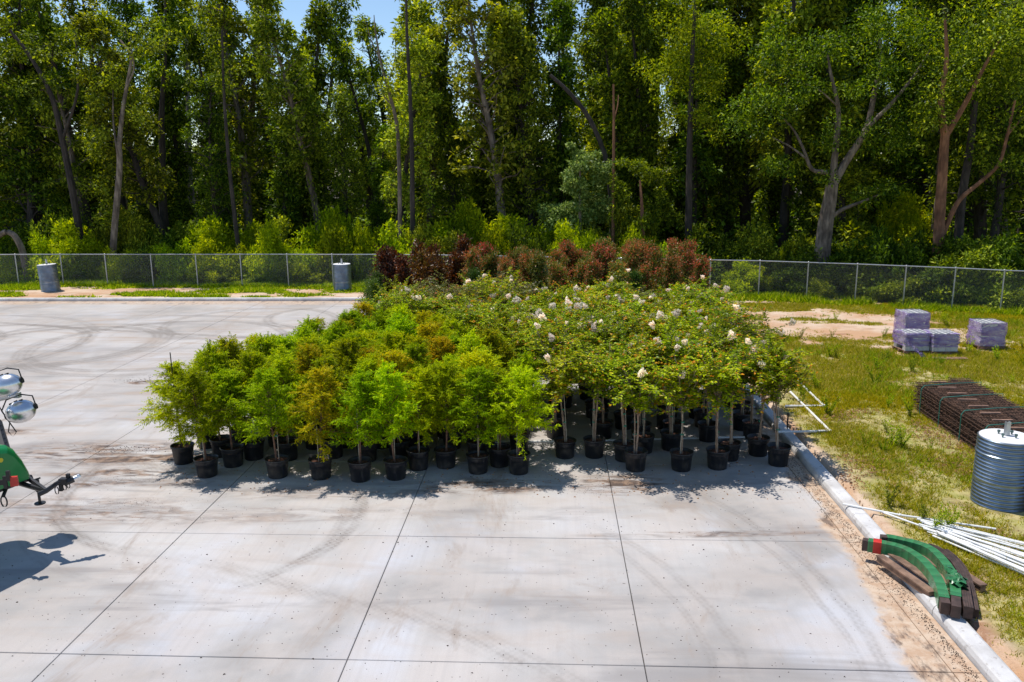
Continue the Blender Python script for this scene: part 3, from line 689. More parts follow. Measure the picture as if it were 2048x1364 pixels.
for k, (px, py) in enumerate(((-5.9, 28.6), (-5.2, 28.2), (-4.5, 28.5), (-3.9, 28.1), (-5.6, 29.5), (-4.9, 29.4), (-4.2, 29.6), (-5.0, 30.5), (-4.3, 30.7), (-3.4, 29.2), (-3.2, 31.4))):
    lab = 'bronze leaved magnolia at the %s of the dark cluster before the fence' % ('left end', 'near left', 'near middle', 'near right', 'back left', 'middle', 'middle right', 'back', 'back right', 'right end', 'far right, standing alone')[k]
    potted('potted_magnolia', 'potted tree', BRZ[k % 3], px, py, lab, 'bronze leaved magnolias before the fence', rd.uniform(.86, 1.08), rnd=rd)
y = 27.2
while y < 33.6:
    x = -2.6+rd.uniform(0, .3)
    while x < 5.1:
        px, py = x+rd.uniform(-.15, .15), y+rd.uniform(-.2, .2)
        if free(px, py, .55):
            if rd.random() < .10: anchored(potted('potted_holly', 'potted tree', HOL[rd.randrange(2)], px, py, '-', 'hollies among the red tipped shrubs', 1.0, rnd=rd), 'dark green holly among red tipped shrubs', AM, 'far behind')
            else:
                o = potted('potted_red_tip', 'potted shrub', REDS[rd.randrange(4)], px, py, '-', 'red tipped shrubs in the back rows', rd.uniform(.88, 1.07)*(.95+.08*ss(-2, 5, px)), rnd=rd); anchored(o, 'red tipped upright shrub', AM, 'far behind')
        x += .92
    y += .95

# ------------------------------------------------------------------ chain link fence
FH = 1.75
fen = thing('chain_link_fence', 'galvanised chain link fence with top rail between the yard and the forest', 'fence')
pm = MB(); pm.tube([(0, 0, -.3), (0, 0, FH+.02)], .032, 8); pm.lathe([(.04, FH-.01), (.042, FH+.03), (.02, FH+.05), (0, FH+.055)], 8); ME_POST = pm.mesh('post', M_STEEL)
def panel(L):
    b = MB(); s_ = .075; r = .0019; n = int((L+FH)/s_)+1
    V = []; F = []
    def wire(p, q_):
        p = np.array(p, float); q_ = np.array(q_, float); d = (q_-p)/np.linalg.norm(q_-p); a = np.array([0, 1, 0])*r; c = np.cross(d, [0, 1, 0])*r
        k = len(V); V.extend([p+a, p-a*.5+c*.87, p-a*.5-c*.87, q_+a, q_-a*.5+c*.87, q_-a*.5-c*.87])
        F.extend([[k, k+1, k+4, k+3], [k+1, k+2, k+5, k+4], [k+2, k, k+3, k+5]])
    z0, z1 = .04, FH-.03; hh = z1-z0
    for i in range(n):
        o = i*s_-hh
        a0, a1 = max(0, o), min(L, o+hh)
        if a1 > a0+.01:
            wire((a0, .004, z0+a0-o), (a1, .004, z0+a1-o)); wire((a0, -.004, z1-(a0-o)), (a1, -.004, z1-(a1-o)))
    b.add(V, F); return b.mesh('mesh_panel', M_WIRE)
pcache = {}
for i, (x, y) in enumerate(fence_line):
    z = float(gz(x, y)) if i < 9 else float(gz(x, y))
    obj('post', ME_POST, fen, (x, y, .08))
    if i+1 < len(fence_line):
        x2, y2 = fence_line[i+1]; L = sqrt((x2-x)**2+(y2-y)**2); a = atan2(y2-y, x2-x); key = round(L, 1)
        if key not in pcache:
            rb = MB(); rb.tube([(0, 0, FH), (key, 0, FH)], .026, 7)
            pcache[key] = (panel(key), rb.mesh('top_rail', M_STEEL))
        for nm, me in (('mesh_panel', pcache[key][0]), ('top_rail', pcache[key][1])):
            obj(nm, me, fen, (x, y-.0, .08), rz=a, sc=(L/key, 1, 1))

# ------------------------------------------------------------------ forest
def forest_leafball(cb, rs, c, r, n, size, t=0.0):
    v = rs.normal(size=(n, 3)); v /= np.linalg.norm(v, axis=1)[:, None]
    rad = rs.rand(n, 1)**.45
    P = np.array(c)+v*rad*np.array(r)
    vz = .5+rs.rand(n)**2*1.1; leaves(cb, P, v+rs.normal(size=(n, 3))*.8+np.array([0, 0, -.2]), size*vz, size*.55*vz, t, .12, 1.0, rs)
def forest_tree(seed, H, style, mat, bk, leaf=.21):
    rs = np.random.RandomState(seed); tb = MB(); cb = MB(); mb_ = MB(); moss = False
    lean = rs.normal(size=2)*(.05 if style != 'lean' else .16)
    tr = curve((0, 0, -.2), (lean[0], lean[1], 1), H*.93, 12, rs, .045)
    r0 = .10+.011*H if style != 'broad' else .30
    rad = np.linspace(r0, .03, 13); rad[0] *= 1.3; tb.tube(tr, rad, 9)
    if style == 'column': z0, nb, spread, cl, nl = .05, 84, 1.25, .62, 110
    elif style == 'high': z0, nb, spread, cl, nl = .40, 62, 1.7, .66, 110
    elif style == 'lean': z0, nb, spread, cl, nl = .30, 62, 1.7, .66, 110
    elif style == 'open': z0, nb, spread, cl, nl = .30, 56, 2.0, .58, 90
    elif style == 'pole': z0, nb, spread, cl, nl = .62, 26, 1.1, .5, 80
    else: z0, nb, spread, cl, nl = .16, 92, 2.3, .72, 120
    for i in range(nb):
        f = z0+(1-z0)*((i+.5)/nb); p, d0 = along(tr, np.array([f*.99])); a = i*2.4+rs.uniform(-.7, .7)
        shape = (1-((f-z0)/(1-z0))**2*.62)*rs.uniform(.45, 1.15)
        L = spread*shape
        br = curve(p[0], (cos(a), sin(a), rs.uniform(.15, .95)), L, 6, rs, .16, .02)
        if L > .8 or style == 'open': tb.tube(br, np.linspace(.02+.018*L, .012, 7), 5, cap=False)
        if rs.rand() < .16 or sin(f*23+a*1.3+seed) > .80: continue       # a gap in the crown
        forest_leafball(cb, rs, br[-1], (cl*rs.uniform(.6, 1.1), cl*rs.uniform(.6, 1.1), cl*rs.uniform(.45, .8)), nl, leaf*1.05)
        for s_ in range(2):
            sb_ = curve(br[3+s_], rs.normal(size=3)+np.array([cos(a), sin(a), .3]), L*.5, 4, rs, .2)
            tb.tube(sb_, np.linspace(.02, .008, 5), 4, cap=False)
            forest_leafball(cb, rs, sb_[-1], (cl*.65, cl*.65, cl*.38), nl//2, leaf)
    if style in ('column', 'open', 'high'):
        # creeper up the trunk
        n = 2600 if style == 'column' else 900; u = rs.rand(n)*(.8 if style == 'column' else .45); P, _ = along(tr, u)
        o = rs.normal(size=(n, 3))*np.array([.32, .32, .1]); leaves(cb, P+o, o+rs.normal(size=(n, 3))*.3+np.array([0, 0, -.3]), leaf*.85, leaf*.5, 0, .12, .4, rs)
    return tb.mesh('trunk', bk), cb.mesh('crown', mat)
FT = []
spec = [('column', 15, M_FDK, M_BRK), ('column', 16.5, M_FOL, M_BRK), ('high', 17, M_FDK, M_BRK), ('high', 16, M_FOL, M_BRP), ('broad', 15.5, M_FDK, M_BRK),
        ('broad', 16, M_FOL, M_BRK), ('open', 16, M_FOL, M_BRP), ('open', 15, M_FDK, M_BRK), ('lean', 16, M_FOL, M_BRK), ('column', 14, M_FDK, M_BRK), ('broad', 14.5, M_FYL, M_BRK), ('pole', 16.5, M_FOL, M_BRP), ('pole', 15.5, M_FDK, M_BRK)]
for k, (st, H, mt, bk) in enumerate(spec): FT.append((st, forest_tree(400+k, H, st, mt, bk)))
KIND = {'column': 'creeper clad tree', 'high': 'bare stemmed tree', 'broad': 'broad crowned tree', 'open': 'thinly leaved tree', 'lean': 'slanting tree', 'pole': 'slim bare poled tree'}
rf = random.Random(23)
rows = [(48.4, 2.6, .90, 'at the front edge of the forest'), (51.8, 2.9, .96, 'in the second rank of the forest'), (56, 3.5, 1.0, 'deeper in the forest'), (62, 4.3, 1.05, 'deeper in the forest'), (69, 4.6, 1.1, 'far back in the forest'), (77, 4.8, 1.15, 'far back in the forest')]
AF = [(q_of(u), n_) for u, n_ in ((-60, 'the arching grey trunk'), (60, 'the leaning far left trunk'), (225, 'the slender pale tree'), (330, 'the fourth fence bay'), (440, 'the yellow green round bush'), (560, 'the fence post before the pole base'), (680, 'the middle pole base'),
     (810, 'the slim straight trunk'), (900, 'the bronze magnolias'), (1010, 'the left red tipped shrubs'), (1160, 'the pale rounded tree'), (1285, 'the drooping brushy tree'), (1380, 'the yellowing tree'), (1500, 'the first bare fence bay at right'), (1640, 'the forked oak'), (1750, 'the gap right of the oak'), (1870, 'the tree with the reddish limb'), (2000, 'the right edge of the fence'))]
def third(x, y):
    q_ = x/y
    return 'left' if q_ < -.25 else ('middle' if q_ < .15 else 'right')
def canopy(q_):       # the skyline: lower round two notches left of centre, high at the right
    h = 1.0
    h -= .36*math.exp(-((q_+.238)/.038)**2)-.06*math.exp(-((q_+.6)/.10)**2)+.10*math.exp(-((q_+.42)/.02)**2)
    h -= .10*math.exp(-((q_+.03)/.02)**2)
    if q_ > .22: h += .06
    return h
for ri, (y0, sp, hs, where) in enumerate(rows):
    x = -y0*.78
    while x < y0*.62:
        px = x+rf.uniform(-1.1, 1.1); py = y0+rf.uniform(-1.4, 1.6)-max(0, px-6)*.25*(1 if ri < 2 else .6)
        if ri == 0 and (abs(px-12.4) < 2.4 or abs(px+25.0) < 1.6 or abs(px-18) < 2.0): x += sp; continue
        q_ = px/py
        if q_ < .02 and rf.random() < (0, 0, .15, .40, .5, .5)[ri]: x += sp; continue
        right = q_ > .12
        cand = [0, 1, 2, 4, 5, 9, 7, 8, 3] if right else [0, 1, 0, 1, 9, 2, 3, 5, 6, 7, 8, 4, 11, 12]
        if q_ < -.2: cand = cand+[6, 7, 6, 3]
        if ri < 1 and rf.random() < .10: cand = [10]
        st, (mt, mc) = FT[rf.choice(cand)]
        s_ = 1.27*hs*canopy(q_)*rf.uniform(.90, 1.07)
        if ri == 0: s_ *= rf.choice([.66, .85, .95, 1.0])
        t = thing('forest_tree', '-', 'tree', (px, py, .05), rf.uniform(0, 6.28), 'trees of the forest behind the fence', (s_*rf.uniform(.85, 1.05),)*2+(s_,))
        obj('trunk', mt, t); obj('crown', mc, t); anchored(t, KIND[st], AF, 'behind')
        x += sp*rf.uniform(.85, 1.15)

# the far side of the wood, too deep to tell trees apart
rs = np.random.RandomState(88); b = MB(); n = 90000
x = rs.uniform(-90, 80, n); y = 84+8*rs.rand(n); z = 10.5*rs.rand(n)**1.1*(.8+.35*vn(x, y*0, 5, 4))
v = rs.normal(size=(n, 3)); leaves(b, np.stack([x, y, z], 1), v, .55, .42, 0, .1, .3, rs)
obj('far_wood', b.mesh('far_wood', M_FDK), None, None, 0, 'dark far side of the forest seen between the trunks', 'woodland', None, 'stuff')
n = 60000; x = rs.uniform(-60, 50, n); y = 47+34*rs.rand(n); z = 2.6*rs.rand(n)**1.5*(.3+1.2*vn(x, y, 3, 9)); b = MB()
leaves(b, np.stack([x, y, z], 1), rs.normal(size=(n, 3)), .30, .20, 0, .1, .3, rs)
obj('understorey', b.mesh('understorey', M_FDK), None, None, 0, 'dark low growth on the forest floor behind the bushes', 'undergrowth', None, 'stuff')

# undergrowth
def bush(seed, mat, n=26):
    rs = np.random.RandomState(seed); cb = MB(); tb = MB()
    for i in range(n):
        a = rs.uniform(0, 2*pi); el = rs.uniform(.2, 1.5); L = rs.uniform(.45, 1.02)
        br = curve((0, 0, -.05), (cos(a)*cos(el), sin(a)*cos(el), sin(el)), L, 5, rs, .18); tb.tube(br, np.linspace(.015, .004, 6), 4, cap=False)
        for c, r in ((br[-1], .26), (br[4]+rs.normal(size=3)*.08, .22), (br[3], .24)): forest_leafball(cb, rs, c, (r, r, r*.62), 330, .062)
        if rs.rand() < .6:
            tw = curve(br[-1], (rs.normal()*.4, rs.normal()*.4, 1), .22, 4, rs, .2); P, D = along(tw, rs.rand(60)); leaves(cb, P, rs.normal(size=(60, 3)), .06, .035, 0, .1, .8, rs)
    return tb.mesh('stems', M_BRK), cb.mesh('foliage', mat)
BUS = [bush(500, M_FBR), bush(501, M_FBR), bush(502, M_FOL), bush(503, M_FDK), bush(504, M_FPL)]
BK = ['bright green', 'bright green', 'olive', 'dark green', 'pale green']
def put_bush(x, y, w_, h_, k, lab=None, grp='bushes along the forest edge'):
    t = thing('bush', lab or '-', 'bush', (x, y, .05), rf.uniform(0, 6.28), grp, (w_, w_, h_))
    if not lab: anchored(t, BK[k]+' bush behind the fence', AF, 'by')
    obj('stems', BUS[k][0], t); obj('foliage', BUS[k][1], t)
x = -33
while x < 22:
    fy = float(fence_y(x))
    k = rf.choice([0, 0, 1, 1, 2, 1, 3]) if x < 6 else rf.choice([3, 3, 3, 2, 3, 0])  # at right mostly dark leaf colours, painting in the forest shadow behind the fence
    h_ = rf.uniform(1.7, 3.3) if x < 5 else rf.uniform(1.0, 2.6)
    if -17 < x < 4: h_ *= 1.25
    put_bush(x+rf.uniform(-.5, .5), fy+rf.uniform(1.8, 2.8), rf.uniform(1.3, 2.0), h_, k)
    put_bush(x+rf.uniform(-1, 1), fy+rf.uniform(3.6, 5), rf.uniform(1.8, 2.5), rf.uniform(2.6, 4.4)*(1 if x < 5 else .8), rf.choice([2, 3, 0, 1] if x < 7 else [3, 3, 2, 3]))  # back row likewise: shade put into the leaf colour at right
    if rf.random() < .5: put_bush(x+rf.uniform(-1, 1), fy+rf.uniform(1.0, 1.4), rf.uniform(.6, .9), rf.uniform(.6, 1.2), rf.choice([2, 3, 2]))
    x += 1.75
for (u, v, y, w_, h_, k, lab) in ((435, 500, 45.0, 2.1, 3.4, 0, 'rounded bright yellow green bush left of centre above the fence'), (120, 500, 45.2, 2.6, 3.3, 0, 'large bright green bush behind the far left pipe base'),
    (820, 505, 44.5, 3.2, 3.6, 1, 'widest bright green thicket rising above the fence left of the magnolias'), (1040, 505, 45, 3.2, 3.5, 0, 'wide bright green thicket above the middle of the fence'),
    (1190, 480, 44.8, 2.2, 3.0, 1, 'green shrub below the pale rounded tree'), (610, 505, 44, 2.0, 1.6, 1, 'low bright green shrub along the fence top left of centre'), (1590, 505, 42.5, 1.5, 2.2, 0, 'bright green shrub left of the big oak'),
    (1700, 510, 43.5, 1.6, 2.3, 0, 'bright green shrub right of the big oak'), (1830, 440, 47, 2.5, 4.5, 0, 'tall sunlit green shrub between the oak and the twin dark trunks')):
    p = W(u, v, y); put_bush(p[0], y, w_, h_, k, lab)

# trees that stand out
def limbs(tb, L, k=8):
    for P, r0, r1 in L:
        P = np.array(P, float); n = len(P); m = (n-1)*4+1
        t = np.linspace(0, n-1, m); Q = np.stack([np.interp(t, np.arange(n), P[:, c]) for c in range(3)], 1)
        for _ in range(2): Q[1:-1] = (Q[:-2]+2*Q[1:-1]+Q[2:])/4
        tb.tube(Q, np.linspace(r0, r1, m), k)
def special(name, lab, cat, bk, mat, ll, balls, depth, leaf=.16, grp=None, seed=1, extra=None):
    base = np.array(W(*ll[0][0][0], depth)); base[2] = .05; rs = np.random.RandomState(seed)
    t = thing(name, lab, cat, tuple(base), 0, grp); tb = MB(); cb = MB()
    Ls = []
    for P, r0, r1 in ll:
        dd = rs.uniform(-.8, .8); pts = []
        for j, q_ in enumerate(P): pts.append(np.array(W(q_[0], q_[1], depth+(dd*j/len(P) if P is not ll[0][0] else 0)))-base)
        if P is ll[0][0]: pts[0][2] = -.2
        Ls.append((pts, r0, r1))
    limbs(tb, Ls); obj('trunk', tb.mesh('trunk', bk), t)
    if balls:
        for (u, v, ru, rv, n) in balls:
            s_ = depth/FOCAL; c = np.array(W(u, v, depth+rs.uniform(-.6, 1.0)))-base
            k = max(3, int(n/160))
            for _ in range(k):
                o = rs.normal(size=3)*np.array([ru, ru*.8, rv])*s_*.45
                forest_leafball(cb, rs, c+o, (ru*s_*.42, ru*s_*.42, rv*s_*.36), n//k, leaf)
        obj('crown', cb.mesh('crown', mat), t)
    return t
special('oak_tree', 'big spreading oak with forked pale limbs just behind the fence at right', 'tree', M_BRP, M_FDK,
  [([(1640, 590), (1643, 520), (1652, 440), (1660, 400), (1664, 370)], .46, .30), ([(1664, 375), (1668, 330), (1675, 260), (1678, 215), (1664, 160), (1655, 110)], .20, .05),
   ([(1666, 370), (1690, 325), (1735, 260), (1750, 180), (1766, 110), (1758, 78)], .22, .06), ([(1655, 345), (1622, 342), (1608, 300), (1590, 262), (1565, 235)], .12, .03), ([(1610, 315), (1580, 292), (1545, 275)], .06, .02),
   ([(1650, 445), (1680, 420), (1720, 405), (1762, 388)], .13, .04), ([(1735, 255), (1790, 200), (1830, 150), (1860, 100)], .12, .03), ([(1678, 215), (1640, 180), (1612, 168)], .05, .015)],
  [(1560, 190, 80, 60, 2600), (1480, 250, 70, 60, 1800), (1640, 110, 90, 50, 2600), (1760, 60, 90, 50, 2400), (1740, 160, 70, 55, 1500), (1590, 330, 60, 40, 1000), (1700, 280, 70, 50, 1300), (1800, 260, 70, 70, 1900), (1760, 390, 60, 40, 900), (1540, 90, 70, 60, 1700), (1820, 120, 70, 60, 1500)], 41.0, .15, seed=4)
special('pale_tree', 'slender pale barked tree rising through the dark trees at far left', 'tree', M_BRP, M_FOL,
  [([(222, 560), (227, 480), (235, 390), (240, 330), (238, 290)], .20, .15), ([(238, 292), (245, 220), (256, 160), (265, 110), (240, 80)], .13, .05), ([(250, 180), (270, 140), (262, 90), (250, 60)], .06, .02), ([(236, 310), (226, 250), (226, 180)], .07, .03)],
  [(215, 180, 45, 40, 1300), (290, 90, 60, 40, 1400), (190, 280, 40, 40, 1000), (290, 230, 45, 50, 900), (210, 420, 40, 60, 1000), (170, 110, 60, 40, 1000)], 44.6, seed=5)
special('dark_tree', 'dark trunked tree at right with a reddish limb reaching out to the right', 'tree', M_BRR, M_FDK,
  [([(1868, 600), (1875, 520), (1880, 420), (1886, 330), (1890, 270)], .30, .2), ([(1885, 470), (1915, 400), (1960, 365), (2000, 330), (2015, 270), (2030, 200)], .13, .05), ([(2015, 270), (2035, 245), (2060, 225)], .06, .03), ([(1890, 275), (1880, 200), (1895, 120), (1890, 40)], .18, .06), ([(1890, 275), (1935, 200), (1970, 130), (2010, 60)], .15, .04)],
  [(1900, 90, 110, 70, 3200), (2000, 60, 90, 60, 2600), (1960, 190, 90, 60, 2000), (1880, 220, 70, 60, 1700), (2030, 150, 60, 60, 1600), (1990, 300, 60, 50, 900)], 39.6, .15, seed=6)
special('dark_tree', 'straight dark trunk just right of the tree with the reddish limb', 'tree', M_BRK, M_FDK,
  [([(1908, 602), (1915, 500), (1922, 400), (1940, 300), (1950, 200)], .26, .15)], [(1950, 200, 80, 80, 2200), (1930, 100, 90, 60, 2400)], 40.4, .15, seed=7)
special('slim_tree', 'slim straight dark trunk rising to the skyline left of centre', 'tree', M_BRK, M_FOL,
  [([(826, 520), (825, 430), (824, 300), (820, 180), (814, 80), (812, -20)], .16, .06)], [(815, 60, 45, 50, 900), (800, 150, 50, 40, 700), (850, 110, 40, 40, 500)], 44.4, seed=8)
special('slim_tree', 'thin dark trunk with slight lean at left, above the yellow green bush', 'tree', M_BRK, M_FDK,
  [([(482, 520), (470, 440), (458, 330), (448, 200), (444, 60)], .15, .06)], [(450, 60, 60, 60, 1300), (440, 160, 50, 50, 800)], 45.2, seed=9)
special('dark_tree', 'leaning dark trunk at far left slanting up to the left', 'tree', M_BRK, M_FDK,
  [([(165, 470), (145, 380), (125, 280), (105, 190), (60, 110), (20, 60)], .22, .08), ([(125, 280), (160, 180), (150, 60)], .1, .04)], [(40, 80, 70, 60, 1800), (140, 60, 60, 60, 1500), (90, 180, 50, 50, 900)], 46, seed=10)
special('fallen_tree', 'dark diagonal trunk leaning through the canopy right of centre', 'tree', M_BRK, None,
  [([(1228, 520), (1220, 330), (1180, 235), (1135, 180), (1100, 150)], .16, .09)], None, 46, seed=11)
special('dead_snag', 'thin rust coloured dead trunk standing right of centre', 'dead tree', M_BRR, None,
  [([(1226, 520), (1227, 350), (1228, 250), (1227, 168)], .10, .05), ([(1228, 240), (1236, 210), (1237, 190)], .04, .02)], None, 44.0, seed=12)
special('dead_snag', 'short broken dead stump poking above the thicket left of centre', 'dead tree', M_BRP, None,
  [([(800, 520), (800, 430), (799, 380)], .10, .08)], None, 44.0, seed=13)
special('arching_tree', 'grey arching trunk bent over behind the fence at the left edge', 'dead tree', M_BRP, None,
  [([(52, 560), (48, 505), (30, 470), (12, 462), (-8, 475)], .20, .14)], None, 44.2, seed=14)
special('dead_tree', 'bare pale branched dead top at the skyline left of centre', 'dead tree', M_BRP, None,
  [([(800, 520), (798, 260), (780, 190), (762, 130), (750, 60), (748, 30)], .13, .02), ([(790, 215), (768, 195), (760, 160)], .05, .015), ([(775, 170), (792, 120), (790, 70)], .04, .01), ([(760, 120), (742, 80), (730, 40)], .035, .01)], None, 45.5, seed=15)
special('rounded_tree', 'pale green rounded young tree with layered foliage right of centre', 'tree', M_BRP, M_FPL,
  [([(1160, 520), (1160, 420), (1160, 340)], .12, .05)], [(1180, 392, 38, 26, 2000), (1138, 372, 34, 22, 1800), (1165, 325, 30, 24, 1800), (1205, 345, 30, 22, 1500), (1108, 418, 32, 26, 1700), (1160, 430, 40, 22, 1900), (1205, 430, 32, 24, 1500), (1135, 470, 40, 22, 1600), (1190, 480, 40, 22, 1600), (1150, 298, 20, 14, 700)], 44.2, .15, seed=16)
special('weeping_tree', 'drooping olive brushy tree right of centre behind the red tipped shrubs', 'tree', M_BRR, M_FDK,
  [([(1288, 540), (1285, 430), (1280, 360)], .15, .05)], [(1270, 335, 34, 22, 1500), (1310, 355, 34, 24, 1500), (1250, 400, 28, 46, 1900), (1300, 420, 26, 50, 1900), (1335, 405, 26, 50, 1700), (1275, 470, 26, 36, 1200)], 43.2, .14, seed=17)
special('yellowing_tree', 'yellow olive tall tree standing right of centre', 'tree', M_BRK, M_FYL,
  [([(1376, 560), (1378, 380), (1380, 250), (1385, 100), (1390, 10)], .22, .07)], [(1385, 60, 70, 60, 2800), (1340, 150, 60, 60, 2200), (1410, 160, 60, 60, 2400), (1370, 230, 60, 50, 1500), (1430, 80, 50, 50, 1500)], 44.0, .15, seed=18)

# ------------------------------------------------------------------ grass
def in_view(x, y, m=1.03):
    zc = x*Fv[0]+y*Fv[1]-CAM_H*Fv[2]; a = (x*Rv[0]+y*Rv[1])/zc
    return np.abs(a) < .632*m+.02
def grass(name, n, xr, yr, hgt, wd, mat, per, dens, pw=1.0, kind='grass', tip=.0, seed=1):
    rs = np.random.RandomState(seed); x = rs.uniform(*xr, n); y = yr[0]+(yr[1]-yr[0])*rs.rand(n)**pw
    c = dens(x, y); ok = (rs.rand(n) < c) & in_view(x, y); x, y, c = x[ok], y[ok], c[ok]
    z = gz(x, y)-.01; P = np.repeat(np.stack([x, y, z], 1), per, 0); N = len(P)
    P[:, :2] += rs.normal(size=(N, 2))*.035; D = rs.normal(size=(N, 3))*.75; D[:, 2] = .75+rs.rand(N)*.4
    hh = hgt*np.repeat(.4+.9*c*fbm(x, y, 1.6, 51)*1.5, per)*(.5+rs.rand(N))
    D /= np.linalg.norm(D, axis=1)[:, None]
    Sd = np.cross(D, rs.normal(size=(N, 3))); Sd /= np.linalg.norm(Sd, axis=1)[:, None]
    wv = wd*(1+y.repeat(per)/30)[:, None]
    V = np.stack([P-Sd*wv/2, P+Sd*wv/2, P+D*hh[:, None]], 1).reshape(-1, 3); i = np.arange(N)*3
    tv = np.repeat(np.clip(fbm(x, y, 3.4, 61, 3)*2.2-.85, 0, 1), per)*tip
    b = MB(); b.add(V, np.stack([i, i+1, i+2, i+2], 1), np.repeat(tv, 3)); return obj(name, b.mesh(name, mat), label=kind, cat='grass', kind='stuff')
grass('field_grass', 150000, (5.5, 26), (8.3, 37), .105, .012, M_GRS, 8, cover, 1.15, 'rough yellow green grass growing over the field beside the kerb', tip=1.0, seed=1)
grass('tall_grass', 14000, (6.5, 26), (9, 36), .21, .013, M_GRG, 7, lambda x, y: cover(x, y)*ss(.50, .62, fbm(x, y, 2.2, 91, 3)), 1.1, 'taller green grass clumps scattered over the field', tip=.3, seed=2)
grass('verge_grass', 60000, (-30, 24), (38.25, 44), .20, .03, M_GRG, 5, lambda x, y: cover(x, y)*.9, 1.0, 'green grass patches on the sandy verge before the fence', seed=3)
grass('fence_line_grass', 12000, (7, 24), (31.5, 39.5), .30, .03, M_GRG, 6, lambda x, y: ss(.9, .2, np.abs(y-fence_y(x)+.3))*ss(.3, .5, fbm(x, y, 1.5, 5)), 1.0, 'green grass growing at the foot of the right hand fence', seed=4)

# leafy weeds in the field, each its own plant
def weed(seed, mat):
    rs = np.random.RandomState(seed); b = MB(); s_ = MB()
    for i in range(7):
        a = rs.uniform(0, 6.28); st = curve((rs.normal()*.03, rs.normal()*.03, -.02), (cos(a)*.35, sin(a)*.35, 1), rs.uniform(.35, .75), 5, rs, .1)
        s_.tube(st, np.linspace(.006, .002, 6), 3, cap=False)
        n = 46; P, D = along(st, rs.uniform(.1, 1, n)); leaves(b, P, rs.normal(size=(n, 3))+np.array([0, 0, .5]), .07, .022, 0, .1, .4, rs)
    return s_.mesh('stem', M_BRK), b.mesh('foliage', mat)
WD = [weed(600+i, [M_FBR, M_GRG, M_FOL][i % 3]) for i in range(4)]
rw = random.Random(5); k = 0
FIELD = [(12.5, 27.5, 'the left block pallets'), (15, 28, 'the lone block pallet'), (10, 18.5, 'the mesh mat stack'), (8.1, 14.2, 'the large pole base'), (6.6, 13.6, 'the thin end of the pipe pile'), (5.9, 11, 'the curved beams'), (7.1, 21.5, 'the pvc pipe frames'), (9.5, 31, 'the sandy track'), (18, 31, 'the far right fence'), (7.5, 25.5, 'the farthest kerbside myrtles'), (11, 22.5, 'the far end of the mesh mats'), (6.0, 16.8, 'the last front myrtle'), (7.2, 9.5, 'the bottom right corner')]
for _ in range(1500):
    x = rw.uniform(5.8, 22); y = rw.uniform(8.6, 34)
    if k >= 80 or not in_view(x, y) or float(cover(x, y)) < .25 or rw.random() > .4: continue
    if 8.9 < x < 11.4 and 12 < y < 20.4: continue
    z = float(gz(x, y)); s_ = rw.uniform(.35, .95); zone = 'near the kerb' if x < 7.5 else ('close to the viewer' if y < 15 else ('in the middle of the field' if y < 24 else 'towards the sandy track'))
    t = thing('weed', 'leafy green weed in the rough grass %s' % zone, 'plant', (x, y, z), rw.uniform(0, 6), 'leafy weeds in the field', s_)
    m_ = WD[rw.randrange(4)]; obj('stem', m_[0], t); obj('foliage', m_[1], t); k += 1
    ld = min(FIELD, key=lambda p: (p[0]-x)**2+(p[1]-y)**2); LEDGER.append(('leafy green weed', ld[2], y, t, 'nearest to'))

# ------------------------------------------------------------------ light pole bases of corrugated pipe
def pipe_base(x, y, h, lab, rz=0, tilt=(0, 0)):
    z = float(gz(x, y))-.06; r = .455
    t = thing('light_pole_base', lab, 'pole base', (x, y, z), 0, 'corrugated pipe light pole bases', rot=(tilt[0], tilt[1], rz))
    b = MB(); prof = []; n = int(h/.068*8)
    for i in range(n+1):
        zz = h*i/n; big = .012 if (zz % .5) < .03 else 0
        prof.append((r+.013*cos(2*pi*zz/.068)+big, zz))
    b.lathe(prof, 48); obj('pipe', b.mesh('pipe', M_GALV, True), t)
    b = MB(); b.lathe([(r-.02, h-.08), (r-.015, h+.004), (r-.03, h+.012), (0, h+.014)], 40); obj('concrete_cap', b.mesh('concrete_cap', M_CONCW), t)
    for a in range(4):
        b = MB(); px, py = .15*cos(a*pi/2+.6), .15*sin(a*pi/2+.6)
        b.tube([(px, py, h), (px, py, h+.07)], .014, 8); b.tube([(px, py, h+.05), (px, py, h+.085)], .026, 6); obj('bolt', b.mesh('bolt', M_BOLT), t)
    b = MB(); b.box((0, 0, h+.14), (.07, .02, .26)); b.box((.035, .03, h+.14), (.014, .07, .26)); b.box((-.03, .025, h+.14), (.014, .06, .26)); obj('bracket', b.mesh('bracket', M_STEEL), t)
pipe_base(8.14, 14.22, 1.31, 'large corrugated steel pole base in the grass at the right edge')
pipe_base(-26.1, 40.75, 1.42, 'leaning corrugated steel pole base at the far left by the fence', tilt=(.0, -.05))
pipe_base(-10.75, 41.0, 1.42, 'corrugated steel pole base by the fence left of the potted trees')

